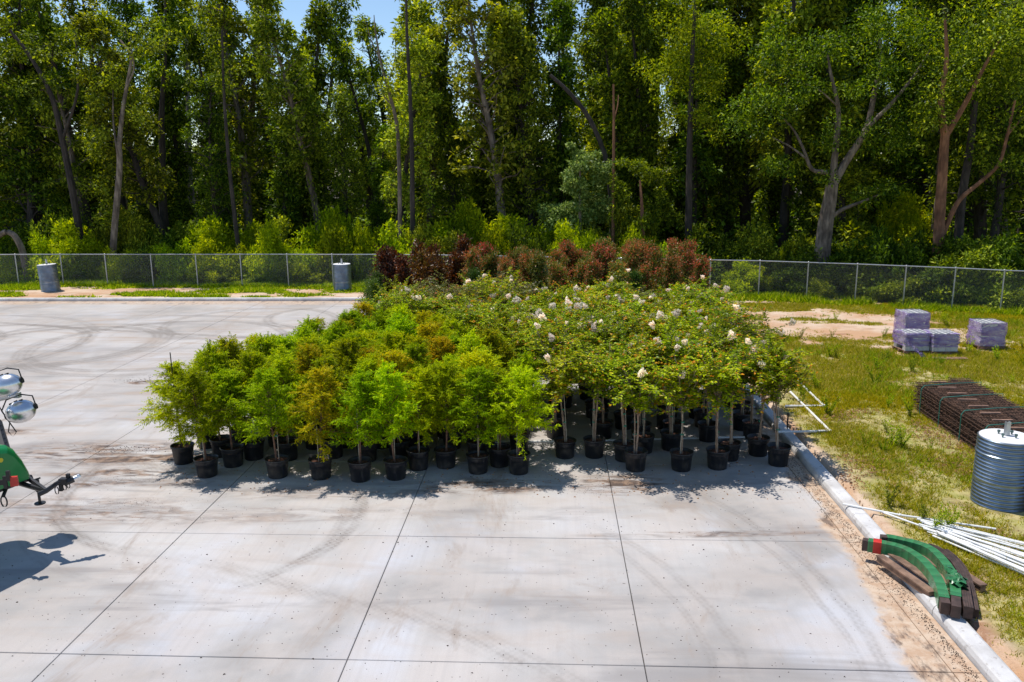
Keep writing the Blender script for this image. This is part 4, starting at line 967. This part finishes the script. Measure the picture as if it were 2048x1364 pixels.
# ------------------------------------------------------------------ block pallets
def block_mesh():
    b = MB(); L, Wd, H = .39, .19, .19; w_ = .032; x = L/2; y = Wd/2
    xs_ = [-x, -x+w_, -w_/2, w_/2, x-w_, x]; ys_ = [-y, -y+w_, y-w_, y]
    for i in range(5):
        for j in range(3):
            if i in (1, 3) and j == 1: continue
            x0, x1, y0, y1 = xs_[i], xs_[i+1], ys_[j], ys_[j+1]
            b.add([(x0, y0, H), (x1, y0, H), (x1, y1, H), (x0, y1, H)], [[0, 1, 2, 3]])
    b.add([(-x, -y, 0), (x, -y, 0), (x, y, 0), (-x, y, 0), (-x, -y, H), (x, -y, H), (x, y, H), (-x, y, H)], [[0, 1, 5, 4], [1, 2, 6, 5], [2, 3, 7, 6], [3, 0, 4, 7]])
    for c in (1, 3):
        x0, x1, y0, y1 = xs_[c], xs_[c+1], ys_[1], ys_[2]
        b.add([(x0, y0, 0), (x1, y0, 0), (x1, y1, 0), (x0, y1, 0), (x0, y0, H), (x1, y0, H), (x1, y1, H), (x0, y1, H)], [[4, 5, 1, 0], [5, 6, 2, 1], [6, 7, 3, 2], [7, 4, 0, 3]])
    b.add([(-x, -y, .002), (x, -y, .002), (x, y, .002), (-x, y, .002)], [[3, 2, 1, 0]])
    return b.mesh('concrete_block', M_BLOCK)
ME_BLK = block_mesh()
def pallet_mesh(L=.86, Wd=.84):
    b = MB()
    for yy in (-Wd/2+.05, 0, Wd/2-.05): b.box((0, yy, .06), (L, .09, .07))
    for i in range(7): b.box((-L/2+.06+i*(L-.12)/6, 0, .109), (.1, Wd, .022))
    return b.mesh('pallet', M_TIMB)
ME_PAL = pallet_mesh()
def block_stack(x, y, rz, lays, lab, feet=0, wrap0=.15, seed=1, cols=2, rws=4):
    z = float(gz(x, y)); rs = random.Random(seed)
    t = thing('block_pallet', lab, 'block stack', (x, y, z), rz, 'purple wrapped pallets of concrete blocks')
    obj('pallet', ME_PAL, t); z0 = .124+feet
    if feet:
        for (ax, ay) in ((-.2, -.30), (.2, -.30), (-.2, .30), (.2, .30)): obj('concrete_block', ME_BLK, t, (ax, ay, .122))
    for l in range(lays):
        for i in range(cols):
            for j in range(rws):
                obj('concrete_block', ME_BLK, t, ((i-(cols-1)/2)*.398+rs.uniform(-.004, .004), (j-(rws-1)/2)*.197+rs.uniform(-.003, .003), z0+l*.193))
    hx, hy = cols*.199+.015, rws*.0985+.015; zt = z0+lays*.193; b = MB(); rr = np.random.RandomState(seed)
    nz = 9; ring = []
    per = [(hx, -hy+2*hy*i/5) for i in range(6)]+[(hx-2*hx*i/5, hy) for i in range(1, 6)]+[(-hx, hy-2*hy*i/5) for i in range(1, 6)]+[(-hx+2*hx*i/5, -hy) for i in range(1, 5)]
    V = []
    for k_ in range(nz+1):
        zz = z0*wrap0/.15*0+(z0-.05)+(zt+.012-z0+.05)*k_/nz; bulge = 1+.035*sin(k_*1.7+seed)+.02
        for (px, py) in per: V.append((px*bulge+rr.uniform(-.03, .03), py*bulge+rr.uniform(-.03, .03), zz+rr.uniform(-.012, .012)))
    n = len(per); F = [[k_*n+j, k_*n+(j+1) % n, (k_+1)*n+(j+1) % n, (k_+1)*n+j] for k_ in range(nz) for j in range(n)]
    b.add(V, F)
    # folded lip over the top edge, leaving the middle of the top bare
    lip = [(px*.90, py*.90, zt+.02+rr.uniform(0, .02)) for px, py in per]; b.add(V[nz*n:]+lip, [[j, (j+1) % n, n+(j+1) % n, n+j] for j in range(n) if (j+seed) % 7 < 2])
    obj('stretch_wrap', b.mesh('stretch_wrap', M_WRAP, True), t)
    return t
p = G(1830, 693); block_stack(p[0], p[1]+.4, .02, 5, 'tallest purple wrapped stack of concrete blocks, at the back of the left group', seed=1)
p = G(1838, 712); block_stack(p[0]-.12, p[1]+.35, .06, 2, 'low purple wrapped block stack with loose trailing wrap, front left', feet=.19, seed=2)
p = G(1892, 714); block_stack(p[0]-.08, p[1]+.35, .02, 2, 'small bright purple wrapped block stack on feet, front right of the left group', feet=.19, seed=3)
p = G(1985, 704); block_stack(p[0]-.08, p[1]+.35, .02, 4, 'purple wrapped block stack standing alone at far right', seed=4)
b = MB(); V = []; p0 = np.array(G(1808, 682, .62)); p1 = np.array(G(1850, 716, .14)); rs = np.random.RandomState(2)
for i in range(13):
    c = p0+(p1-p0)*i/12; wv = .10+.08*rs.rand()
    V += [c+np.array([0, -.02, wv*.6])+rs.normal(size=3)*.012, c+np.array([0, -.02, -wv*.2])+rs.normal(size=3)*.012]
b.add(V, [[2*i, 2*i+1, 2*i+3, 2*i+2] for i in range(12)])
tw = obj('loose_wrap', b.mesh('loose_wrap', M_WRAP), label='loose strip of purple wrap trailing from the front left block stack to the grass', cat='plastic wrap')
sm_ = tw.modifiers.new('thickness', 'SOLIDIFY'); sm_.thickness = .004
b = MB(); q_ = G(1895, 718, .12); b.box((q_[0], q_[1], .13), (1.25, .06, .03)); b.box((q_[0]+.1, q_[1]+.14, .13), (1.1, .06, .03)); obj('timber_batten', b.mesh('timber_batten', M_TAN), label='pale timber battens lying in the grass before the small block stack', cat='timber')

# ------------------------------------------------------------------ rebar mats
rb = thing('rebar_stack', 'long rusty stack of welded steel mesh mats tied with green straps', 'rebar stack', (9.12, 20.1, float(gz(9.3, 18))), -.03)
def mat_mesh(seed, Wd=.42, L=7.4):
    b = MB(); rs = np.random.RandomState(seed); V = []; F = []
    def rod(p, q_, r=.0075):
        p = np.array(p); q_ = np.array(q_); d = (q_-p)/np.linalg.norm(q_-p); a = np.cross(d, [0, 0, 1.0])*r; c = np.array([0, 0, r]); k = len(V)
        V.extend([p+a, p+c, p-a, p-c, q_+a, q_+c, q_-a, q_-c]); F.extend([[k+i, k+(i+1) % 4, k+4+(i+1) % 4, k+4+i] for i in range(4)])
    for i in range(8):
        x = i*Wd/7+rs.uniform(-.008, .008); rod((x, -rs.uniform(0, .25), 0), (x+rs.uniform(-.01, .01), -L, rs.uniform(-.006, .006)))
    for j in range(38):
        y = -.12-j*(L-.2)/37+rs.uniform(-.01, .01); rod((-rs.uniform(.02, .07), y, .012), (Wd+rs.uniform(.02, .07), y, .012))
    b.add(V, F); return b.mesh('wire_mat', M_REBAR)
MM = [mat_mesh(i) for i in range(4)]
for stk_, (x0, hh) in enumerate(((0, 24), (.48, 25), (.96, 25))):
    for l in range(hh): obj('wire_mat', MM[(l+stk_) % 4], rb, (x0+random.uniform(-.02, .03), random.uniform(-.10, .10)+(0, .15, .45)[stk_], .06+l*.0275), rot=(0, 0, random.uniform(-.006, .006)))
for k in range(7):
    y = -.55-k*1.05
    b = MB(); b.tube([(-.07, y, .02), (-.08, y, .64), (-.02, y, .735), (.7, y+.12, .765), (1.42, y+.25, .77), (1.46, y+.25, .02)], .010, 5); obj('strap', b.mesh('strap', M_STRAP), rb)
for k in range(12):
    y = -.25-k*.52; b = MB(); b.box((.42, y, .748), (.42, .035, .03)); obj('bearer', b.mesh('bearer', M_TAN), rb)
for k in range(4):
    b = MB(); b.box((.7, -.8-k*1.8, .02), (1.4, .09, .07)); obj('bearer', b.mesh('bearer', M_TIMB), rb)

# ------------------------------------------------------------------ green wrapped curved timber beams
def smooth(P, m=8):
    P = np.array(P, float); n = len(P); t = np.linspace(0, n-1, (n-1)*m+1); Q = np.stack([np.interp(t, np.arange(n), P[:, c]) for c in range(3)], 1)
    for _ in range(m): Q[1:-1] = (Q[:-2]+2*Q[1:-1]+Q[2:])/4
    return Q
def beam_geo(Q, w_, h_, u0, u1):
    T = np.gradient(Q, axis=0); T[:, 2] = 0; T /= np.linalg.norm(T, axis=1)[:, None]; N = np.stack([-T[:, 1], T[:, 0], T[:, 2]*0], 1)
    n = len(Q); i0, i1 = int(u0*(n-1)), int(u1*(n-1))+1; q_ = Q[i0:i1]; N = N[i0:i1]; Zv = np.array([0, 0, h_])
    V = np.stack([q_+N*w_/2-Zv, q_-N*w_/2-Zv, q_-N*w_/2, q_+N*w_/2], 1).reshape(-1, 3); m = len(q_)
    F = [[i*4+j, i*4+(j+1) % 4, i*4+4+(j+1) % 4, i*4+4+j] for i in range(m-1) for j in range(4)]
    F += [[3, 2, 1, 0], [m*4-4, m*4-3, m*4-2, m*4-1]]
    return V, F, np.repeat(np.linspace(u0, u1, m), 4)
def beam(lab, pts, w_, h_, wrapped, tape=False, torn=False):
    Q = smooth(pts); c = Q[len(Q)//2].copy(); c[2] = 0
    t = thing('curved_beam', lab, 'timber beam', tuple(c), 0, 'curved timber beams on the kerb'); Q = Q-c
    b = MB(); V, F, T = beam_geo(Q, w_, h_, 0, 1); b.add(V, F, T); obj('timber', b.mesh('timber', M_TIMBD), t)
    if wrapped:
        Q2 = Q.copy(); Q2[:, 2] += .008
        b = MB(); V, F, T = beam_geo(Q2, w_+.018, h_+.010, .055, .90); b.add(V, F, T); obj('plastic_wrap', b.mesh('plastic_wrap', M_GWRAP), t)
    else:
        for k in range(1, 4):   # lamella lines
            b = MB(); Q2 = Q.copy(); Q2[:, 2] += .004; V, F, T = beam_geo(Q2+0, w_*.04, .01, 0, 1)
            T_ = np.gradient(Q, axis=0); T_ /= np.linalg.norm(T_, axis=1)[:, None]; N = np.stack([-T_[:, 1], T_[:, 0], T_[:, 2]*0], 1)
            b.add(V+np.repeat(N*w_*(k/4-.5), 4, 0)[:len(V)], F, T); obj('lamella_edge', b.mesh('lamella_edge', M_BRK), t)
    if tape:
        Q2 = Q.copy(); Q2[:, 2] += .013; b = MB(); V, F, T = beam_geo(Q2, w_+.032, h_+.018, .10, .16); b.add(V, F, T); obj('tape', b.mesh('tape', M_REDP), t)
    if torn:
        rs = np.random.RandomState(9); b = MB()
        for s_ in range(4):
            p = Q[int(len(Q)*(.70+.03*s_))]; V = []
            for i in range(7):
                for j in range(5): V.append(p+np.array([-.06+.05*j+rs.normal()*.015, -.10+.045*i+rs.normal()*.012, .03+rs.uniform(-.02, .05)-.03*max(0, j-2)]))
            b.add(V, [[i*5+j, i*5+j+1, i*5+j+6, i*5+j+5] for i in range(6) for j in range(4)], .3+.1*s_)
        o = obj('torn_wrap', b.mesh('torn_wrap', M_GWRAP), t)
    return t
def GP(L, z): return [G(u, v, z) for u, v in L]
def ZP(L, z): return GP([(1700+a/6.82, 1050+c/6.82) for a, c in L], z)
beam('green wrapped curved beam nearest the concrete, red tape round one end', ZP([(175, 188), (300, 213), (450, 235), (600, 265), (750, 312), (880, 385), (1000, 475), (1100, 585), (1190, 705), (1245, 830), (1270, 930), (1292, 1010), (1310, 1062)], .35), .115, .17, True, True)
beam('green wrapped curved beam with torn crumpled film, second from the concrete', ZP([(420, 145), (560, 157), (700, 188), (850, 222), (1000, 265), (1120, 325), (1230, 425), (1320, 535), (1390, 645), (1425, 760), (1440, 880), (1445, 1000), (1452, 1110)], .35), .115, .17, True, False, True)
beam('bare dark brown curved beam on the grass side of the green ones', ZP([(1060, 262), (1180, 300), (1310, 385), (1430, 485), (1510, 605), (1560, 750), (1585, 900), (1605, 1040), (1622, 1120)], .33), .115, .17, False)
beam('outermost bare brown curved beam, lowest and half hidden', ZP([(1290, 330), (1420, 430), (1530, 560), (1600, 700), (1650, 880), (1680, 1040), (1700, 1150)], .22), .11, .14, False)
pl = thing('timber_pallet', 'weathered wooden pallet lying on the kerb under the curved beams', 'pallet', (5.62, 11.36, .165), radians(-75), None)
for yy in (-.42, 0, .42): b = MB(); b.box((0, yy, -.02), (1.15, .09, .09)); obj('stringer', b.mesh('stringer', M_TIMB), pl)
for i in range(5):
    bb_ = MB(); bb_.box((0, -.42+.21*i, .038), (1.16, .125, .022)); obj('deck_board', bb_.mesh('deck_board', M_TIMB), pl)

# ------------------------------------------------------------------ pvc pipes
def pipe(name, lab, pts, r, cat='pipe', grp=None, k=8):
    P = np.array(pts, float); c = P[0].copy(); b = MB()
    for i in range(len(P)-1): b.tube([P[i]-c, P[i+1]-c], r, k)
    for i in range(1, len(P)-1): b.sphere(P[i]-c, r*1.5, 8, 6)
    return obj(name, b.mesh(name, M_PVC, False), None, tuple(c), 0, lab, cat, grp)
zf_ = .125
pipe('pvc_pipe', 'white pvc pipe frame bent to a corner in the grass, farther one', [G(1596, 762, zf_), G(1648, 812, zf_), G(1570, 812, zf_)], .030)
pipe('pvc_pipe', 'white pvc pipe frame bent to a corner in the grass, nearer one', [G(1580, 783, zf_), G(1660, 862, zf_), G(1556, 864, .16)], .030)
pipe('pvc_pipe', 'long white pvc pipe lying on the slab behind the front row of pots, left half', [G(945, 884, .03), G(1108, 883, .03)], .024, k=8)
pipe('pvc_pipe', 'long white pvc pipe lying on the slab between the myrtle pots, right half', [G(1205, 881, .03), G(1490, 874, .03)], .024)
pipe('pvc_pipe', 'white pvc pipe lying on the shaded slab deeper under the myrtles', [G(1180, 823, .03), G(1530, 814, .03)], .024)
pipe('pvc_pipe', 'longest white pipe reaching from the kerb top across the grass', [G(1686, 1008, .165), G(1800, 1030, .16), G(1992, 1058, .17)], .019)
pipe('pvc_pipe', 'thin white pipe slanting from the kerb side into the pipe pile', [G(1764, 1024, .15), G(1842, 1052, .16), G(1960, 1100, .17)], .017)
rp = random.Random(3)
for i in range(24):
    f = i/23; lay = i % 3
    a = G(1838+rp.uniform(-6, 40)+f*8, 1042+f*32, .15); c = G(2200+rp.uniform(-20, 20), 1128+f*92+rp.uniform(-4, 4), .15)
    d = np.array(c)-np.array(a); c = np.array(a)+d/np.linalg.norm(d)*4.6; z = .15+.033*lay
    t = pipe('pvc_pipe', '-', [(a[0], a[1], z), (c[0], c[1], z)], .0165, grp='white pvc pipes in a loose pile'); LEDGER.append(('white pvc pipe', 'the long loose pile', f, t, 'in'))
bs_ = MB(); bs_.tube([(0, 0, 0), (0, 0, .38)], .018, 6); bs_.box((0, 0, .40), (.05, .05, .06))
p = G(1574, 862, .08); obj('irrigation_riser', bs_.mesh('irrigation_riser', M_BLACK), None, p, 0, 'small black irrigation riser standing beside the kerb near the last pot', 'sprinkler')

# ------------------------------------------------------------------ light tower at the left edge, carried on a flat trailer outside the picture
lt = thing('light_tower', 'green towable light tower with silver lamp heads entering at the left edge', 'light tower', (-11.6, 15.0, .98), 0)
LT = np.array((-11.6, 15.0, .98))
def rel(p): return np.array(p)-LT
A = rel(G(69, 953, 1.26)); Bp = rel(G(0, 987, 1.20))       # lower front edge of the hood
dirx = (A-Bp); dirx[2] = 0; dirx /= np.linalg.norm(dirx); diry = np.array([-dirx[1], dirx[0], 0])
# hood: rounded box, profile in the (dirx, z) plane swept along diry
prof = [(0, 0)]; hood_h = .66
pr = [(0.0, .0), (-.02, .10), (-.10, .34), (-.20, .52), (-.31, .62), (-.46, .66), (-2.2, .68), (-2.2, 0)]
b = MB(); V = []; wds = (0, .04, .14, 1.06, 1.16, 1.2)
for k_, yy in enumerate(wds):
    ins = (.09, .035, 0, 0, .035, .09)[k_]
    for (xx, zz) in pr: V.append(A+dirx*(xx-(ins if xx > -1 else -ins))+diry*yy+np.array([0, 0, zz-(ins if zz > .3 else 0)]))
n = len(pr); F = [[i*n+j, i*n+(j+1) % n, (i+1)*n+(j+1) % n, (i+1)*n+j] for i in range(len(wds)-1) for j in range(n)]
b.add(V, F); b.add(V[:n], [[0, 1, 6, 7], [1, 2, 5, 6], [2, 3, 4, 5]]); b.add(V[-n:], [[7, 6, 1, 0], [6, 5, 2, 1], [5, 4, 3, 2]])
hood = obj('hood', b.mesh('hood', M_GREEN, False), lt); bv = hood.modifiers.new('bevel', 'BEVEL'); bv.width = .035; bv.segments = 3
# frame, drawbar, jack
b = MB(); b.tube([A+dirx*-2.2+diry*.15+np.array([0, 0, -.05]), A+dirx*.05+diry*.15+np.array([0, 0, -.05])], .05, 6)
b.tube([A+dirx*-2.2+diry*1.05+np.array([0, 0, -.05]), A+dirx*.05+diry*1.05+np.array([0, 0, -.05])], .05, 6)
tip = rel(G(150, 956, 1.24)); kn = rel(G(92, 982, 1.12)); st0 = A+dirx*-.25+diry*.1+np.array([0, 0, -.06])
b.tube([A+diry*.15+np.array([0, 0, -.05]), kn], .045, 6); b.tube([A+dirx*-.1+diry*1.0+np.array([0, 0, -.05]), kn], .04, 6)
obj('frame', b.mesh('frame', M_BLACK), lt)
b = MB(); b.tube([kn+(kn-tip)*.25, kn, kn+(tip-kn)*.45+np.array([0, 0, .05]), tip], (.04, .04, .036, .03), 6); b.tube([kn+(tip-kn)*.6, kn+(tip-kn)*.95], .06, 7); b.box(kn+(tip-kn)*.62+np.array([0, 0, .03]), (.12, .10, .10)); b.box(kn+(tip-kn)*.78+np.array([0, 0, .07]), (.05, .05, .10)); b.box(kn+(tip-kn)*.5+np.array([0, 0, -.05]), (.05, .04, .12)); b.tube([kn+(tip-kn)*.1, kn+(tip-kn)*.35+np.array([0, -.03, .07]), kn+(tip-kn)*.8+np.array([0, -.03, .05])], .014, 5)
obj('drawbar', b.mesh('drawbar', M_BLACK), lt)
b = MB(); b.tube([kn+(tip-kn)*.8, tip+(tip-kn)*.12], (.03, .038), 8); b.sphere(tip+(tip-kn)*.12, .042, 8, 6); obj('coupling', b.mesh('coupling', M_ALU), lt)
for f_, rr_ in ((.35, .05), (.62, .045), (.75, .04)):
    p = kn+(tip-kn)*f_; b = MB(); th = np.linspace(0, 2*pi, 13); b.tube([p+np.array([rr_*.6*cos(a), 0, -.07+rr_*1.3*sin(a)]) for a in th], .008, 5); obj('chain_loop', b.mesh('chain_loop', M_BLACK), lt)
foot = rel(G(80, 1006, .80)); b = MB(); jt = foot+np.array([0, 0, .40]); b.tube([foot, foot+np.array([0, 0, .30])], .022, 8); b.tube([foot+np.array([0, 0, .2]), jt], .034, 8); b.tube([foot+np.array([0, 0, -.012]), foot+np.array([0, 0, .008])], .085, 12); b.tube([jt+np.array([-.07, -.03, 0]), jt+np.array([.05, .02, .03])], .015, 5)
obj('jack', b.mesh('jack', M_BLACK), lt)
# outrigger and hose
o1 = rel(G(8, 1003, 1.05)); b = MB(); th = np.linspace(0, 2*pi, 13); b.tube([o1+np.array([.05*cos(a), 0, .09*sin(a)]) for a in th], .012, 5); b.tube([o1+np.array([0, 0, .09]), o1+np.array([-.1, .3, .2])], .03, 6); obj('outrigger', b.mesh('outrigger', M_BLACK), lt)
# reflector and latch on the front of the hood
rl = rel(G(36, 958, 1.45))+np.array([0, -.09, 0]); b = MB(); b.box(rl, (.10, .06, .15), 0, .3); obj('red_reflector', b.mesh('red_reflector', M_REDP), lt)
b = MB(); b.box(rl+np.array([-.13, -.02, -.01]), (.05, .05, .20), 0, .3); b.box(rl+np.array([-.06, -.03, .10]), (.05, .05, .16), 0, .3); b.box(rl+np.array([-.20, 0, -.02]), (.10, .04, .08), 0, .3); obj('latch', b.mesh('latch', M_BLACK), lt)
# badge: yellow disc over a small white word bar
nrm = -diry
bd = rel(G(20, 915, 1.62)); bd = A+dirx*-.52+np.array([0, 0, .46])+nrm*.002
b = MB(); b.tube([bd-nrm*.02, bd+nrm*.016], .035, 16); obj('badge', b.mesh('badge', M_YEL), lt)
# mast
m0 = rel(G(12, 905, 1.75)); m1 = rel(G(-6, 845, 2.1)); b = MB(); b.tube([m0, m0+(m1-m0)*1.0], .075, 8); b.tube([m0+np.array([-.1, .1, -.1]), m1+np.array([-.25, .1, .2])], .06, 6)
for s_ in range(7): c = m0+(m1-m0)*(s_/7)+np.array([.055, -.04, 0]); b.tube([c+np.array([-.02, 0, -.015]), c+np.array([.03, .0, .015])], .035, 6)
obj('mast', b.mesh('mast', M_BLACK), lt)
ar1 = rel(G(34, 790, 2.35)); ar0 = rel(G(-60, 812, 2.35)); b = MB(); b.tube([ar0, ar1], .038, 4); b.tube([m1, ar0+(ar1-ar0)*.15], .05, 6); b.box(ar1, (.10, .09, .09)); obj('crossarm', b.mesh('crossarm', M_STEEL), lt)
def lamp(u, v, z, rx, tilt):
    c = rel(G(u, v, z))
    b = MB(); P_ = []
    for i in range(11): a = pi*i/10; P_.append((rx*.80*sin(a) if 0 < i < 10 else .02, -rx*cos(a)))
    b.lathe(P_, 24); h = obj('lamp_head', b.mesh('lamp_head', M_ALU, True), lt, tuple(c), rot=(0, radians(78)+tilt, .25))
    s2 = MB(); s2.tube([(0, 0, rx*.85), (0, 0, rx*1.08)], rx*.22, 10); s2.tube([(0, 0, -rx*1.05), (0, 0, -rx*.85)], rx*.22, 10)
    for q_ in (-.35, 0, .35): s2.box((-rx*.78*sqrt(max(.2, 1-q_*q_)), 0, rx*q_), (.03, .03, .05))
    obj('lamp_socket', s2.mesh('lamp_socket', M_BLACK), h)
    s3 = MB(); s3.tube([(0, 0, rx*1.05), (-rx*.75, 0, rx*1.15), (-rx*1.1, 0, rx*.55), (-rx*1.1, 0, -rx*.5), (-rx*.5, 0, -rx*1.1), (0, 0, -rx*1.04)], .012, 6); obj('lamp_yoke', s3.mesh('lamp_yoke', M_BLACK), h)
    return c
c1 = lamp(42, 823, 2.12, .245, -.12); c2 = lamp(14, 771, 2.6, .245, -.12); c3 = lamp(-60, 830, 2.15, .29, .1)
b = MB(); b.tube([c1+np.array([-.12, -.1, -.05]), c1+np.array([-.2, -.1, -.33]), c1+np.array([-.13, -.1, -.42]), c1+np.array([-.06, -.1, -.33]), c1+np.array([-.2, -.08, -.12]), c1+np.array([-.42, 0, .18])], .010, 5); obj('cable', b.mesh('cable', M_BLACK), lt)
wl = MB(); wl.lathe([(0, -.09), (.13, -.09), (.30, -.08), (.31, 0), (.30, .08), (.13, .09), (0, .09)], 24); wm = wl.mesh('wheel', M_RUBBER, True)
for yy in (-.1, 1.3): obj('wheel', wm, lt, tuple(A+dirx*-1.5+diry*yy+np.array([0, 0, -.12])), rot=(pi/2, 0, atan2(dirx[1], dirx[0])))
fb = A+dirx*-1.5+LT; fz = fb[2]-.12-.31
ft = thing('flatbed_trailer', 'flat steel trailer carrying the light tower beyond the left edge', 'trailer', (-13.9, fb[1], 0), 0)
b = MB(); b.box((0, .6, fz-.07), (3.9, 3.0, .12)); obj('deck', b.mesh('deck', M_SKIRT), ft)
for xx in (-1.2, -.3):
    for yy in (-.7, 1.9): b = MB(); b.tube([(xx, yy-.1, .36), (xx, yy+.1, .36)], .36, 20); obj('wheel', b.mesh('wheel', M_RUBBER), ft)

# ------------------------------------------------------------------ grit and clods on the concrete
rs = np.random.RandomState(77)
def bits(name, x, y, z, s_, mat, lab, cat):
    n = len(x); b = MB(); base = np.array([[1, 0, 0], [-.5, .87, 0], [-.5, -.87, 0], [.1, .1, .7]])
    V = base[None]*s_[:, None, None]*(.7+.6*rs.rand(n, 4, 1)); a = rs.uniform(0, 6.28, n); ca, sa = np.cos(a), np.sin(a)
    X_ = V[..., 0]*ca[:, None]-V[..., 1]*sa[:, None]; Y_ = V[..., 0]*sa[:, None]+V[..., 1]*ca[:, None]
    V = np.stack([X_+x[:, None], Y_*.8+y[:, None], V[..., 2]+z[:, None]], -1).reshape(-1, 3); i = np.arange(n)*4
    F = np.vstack([np.stack([i, i+1, i+3, i+3], 1), np.stack([i+1, i+2, i+3, i+3], 1), np.stack([i+2, i, i+3, i+3], 1)]); b.add(V, F)
    return obj(name, b.mesh(name, mat), None, None, 0, lab, cat, None, 'stuff')
M_CLOD = simple('dark_clods', (.05, .035, .028), .95, noise=.5); M_LEAFB = simple('dry_leaf_litter', (.32, .16, .07), .9, noise=.5)
n = 2600; x = rs.uniform(-9, 4.9, n); y = 8+14*rs.rand(n)**1.3
bits('grit', x, y, np.full(n, .001), rs.uniform(.004, .012, n)+(rs.rand(n) < .05)*.010, M_CLOD, 'dark grit scattered over the pale concrete', 'grit')
n = 2600; y = rs.uniform(8, 17, n); x = 5.18-np.abs(rs.normal(size=n))*.12*(.4+1.6*vn(y, y*0, .7, 3))
bits('soil_clods', x, y, np.full(n, .001), rs.uniform(.004, .013, n), M_CLOD, 'dark soil clods lying in the sand along the kerb', 'soil')
n = 1800; u = rs.rand(n); cl = rs.randint(0, 9, n); cx = np.array([-11.9, -11.3, -9.5, -7.9, -8.4, -1.3, 1.0, 1.9, 0.6])[cl]; cy = np.array([22.9, 23.4, 16.9, 13.9, 15.1, 15.3, 15.4, 15.0, 14.8])[cl]
bits('dirt_patches', cx+rs.normal(size=n)*.6, cy+rs.normal(size=n)*.14, np.full(n, .001), rs.uniform(.003, .010, n)*np.where(cl < 3, 2.0, 1.0), M_CLOD, 'dark dirt strewn in small patches on the concrete', 'dirt')
n = 500; x = rs.uniform(-8, 5, n); y = rs.uniform(14.4, 17.5, n)
bits('leaf_litter', x, y, np.full(n, .001), rs.uniform(.012, .028, n), M_LEAFB, 'dry orange leaf litter under the front pots', 'leaves')
n = 16000; x = rs.uniform(5.6, 10, n); y = rs.uniform(8.5, 20, n); ok = rs.rand(n) > .25+1.1*(1-ss(.5, .62, fbm(x, y, 1.8, 19, 3))); x, y = x[ok], y[ok]
bits('field_litter', x, y, gz(x, y)+rs.uniform(0, .06, len(x)), rs.uniform(.01, .035, len(x)), M_LEAFB, 'dry orange leaf litter on the bare soil beside the kerb', 'leaves')
write_labels()
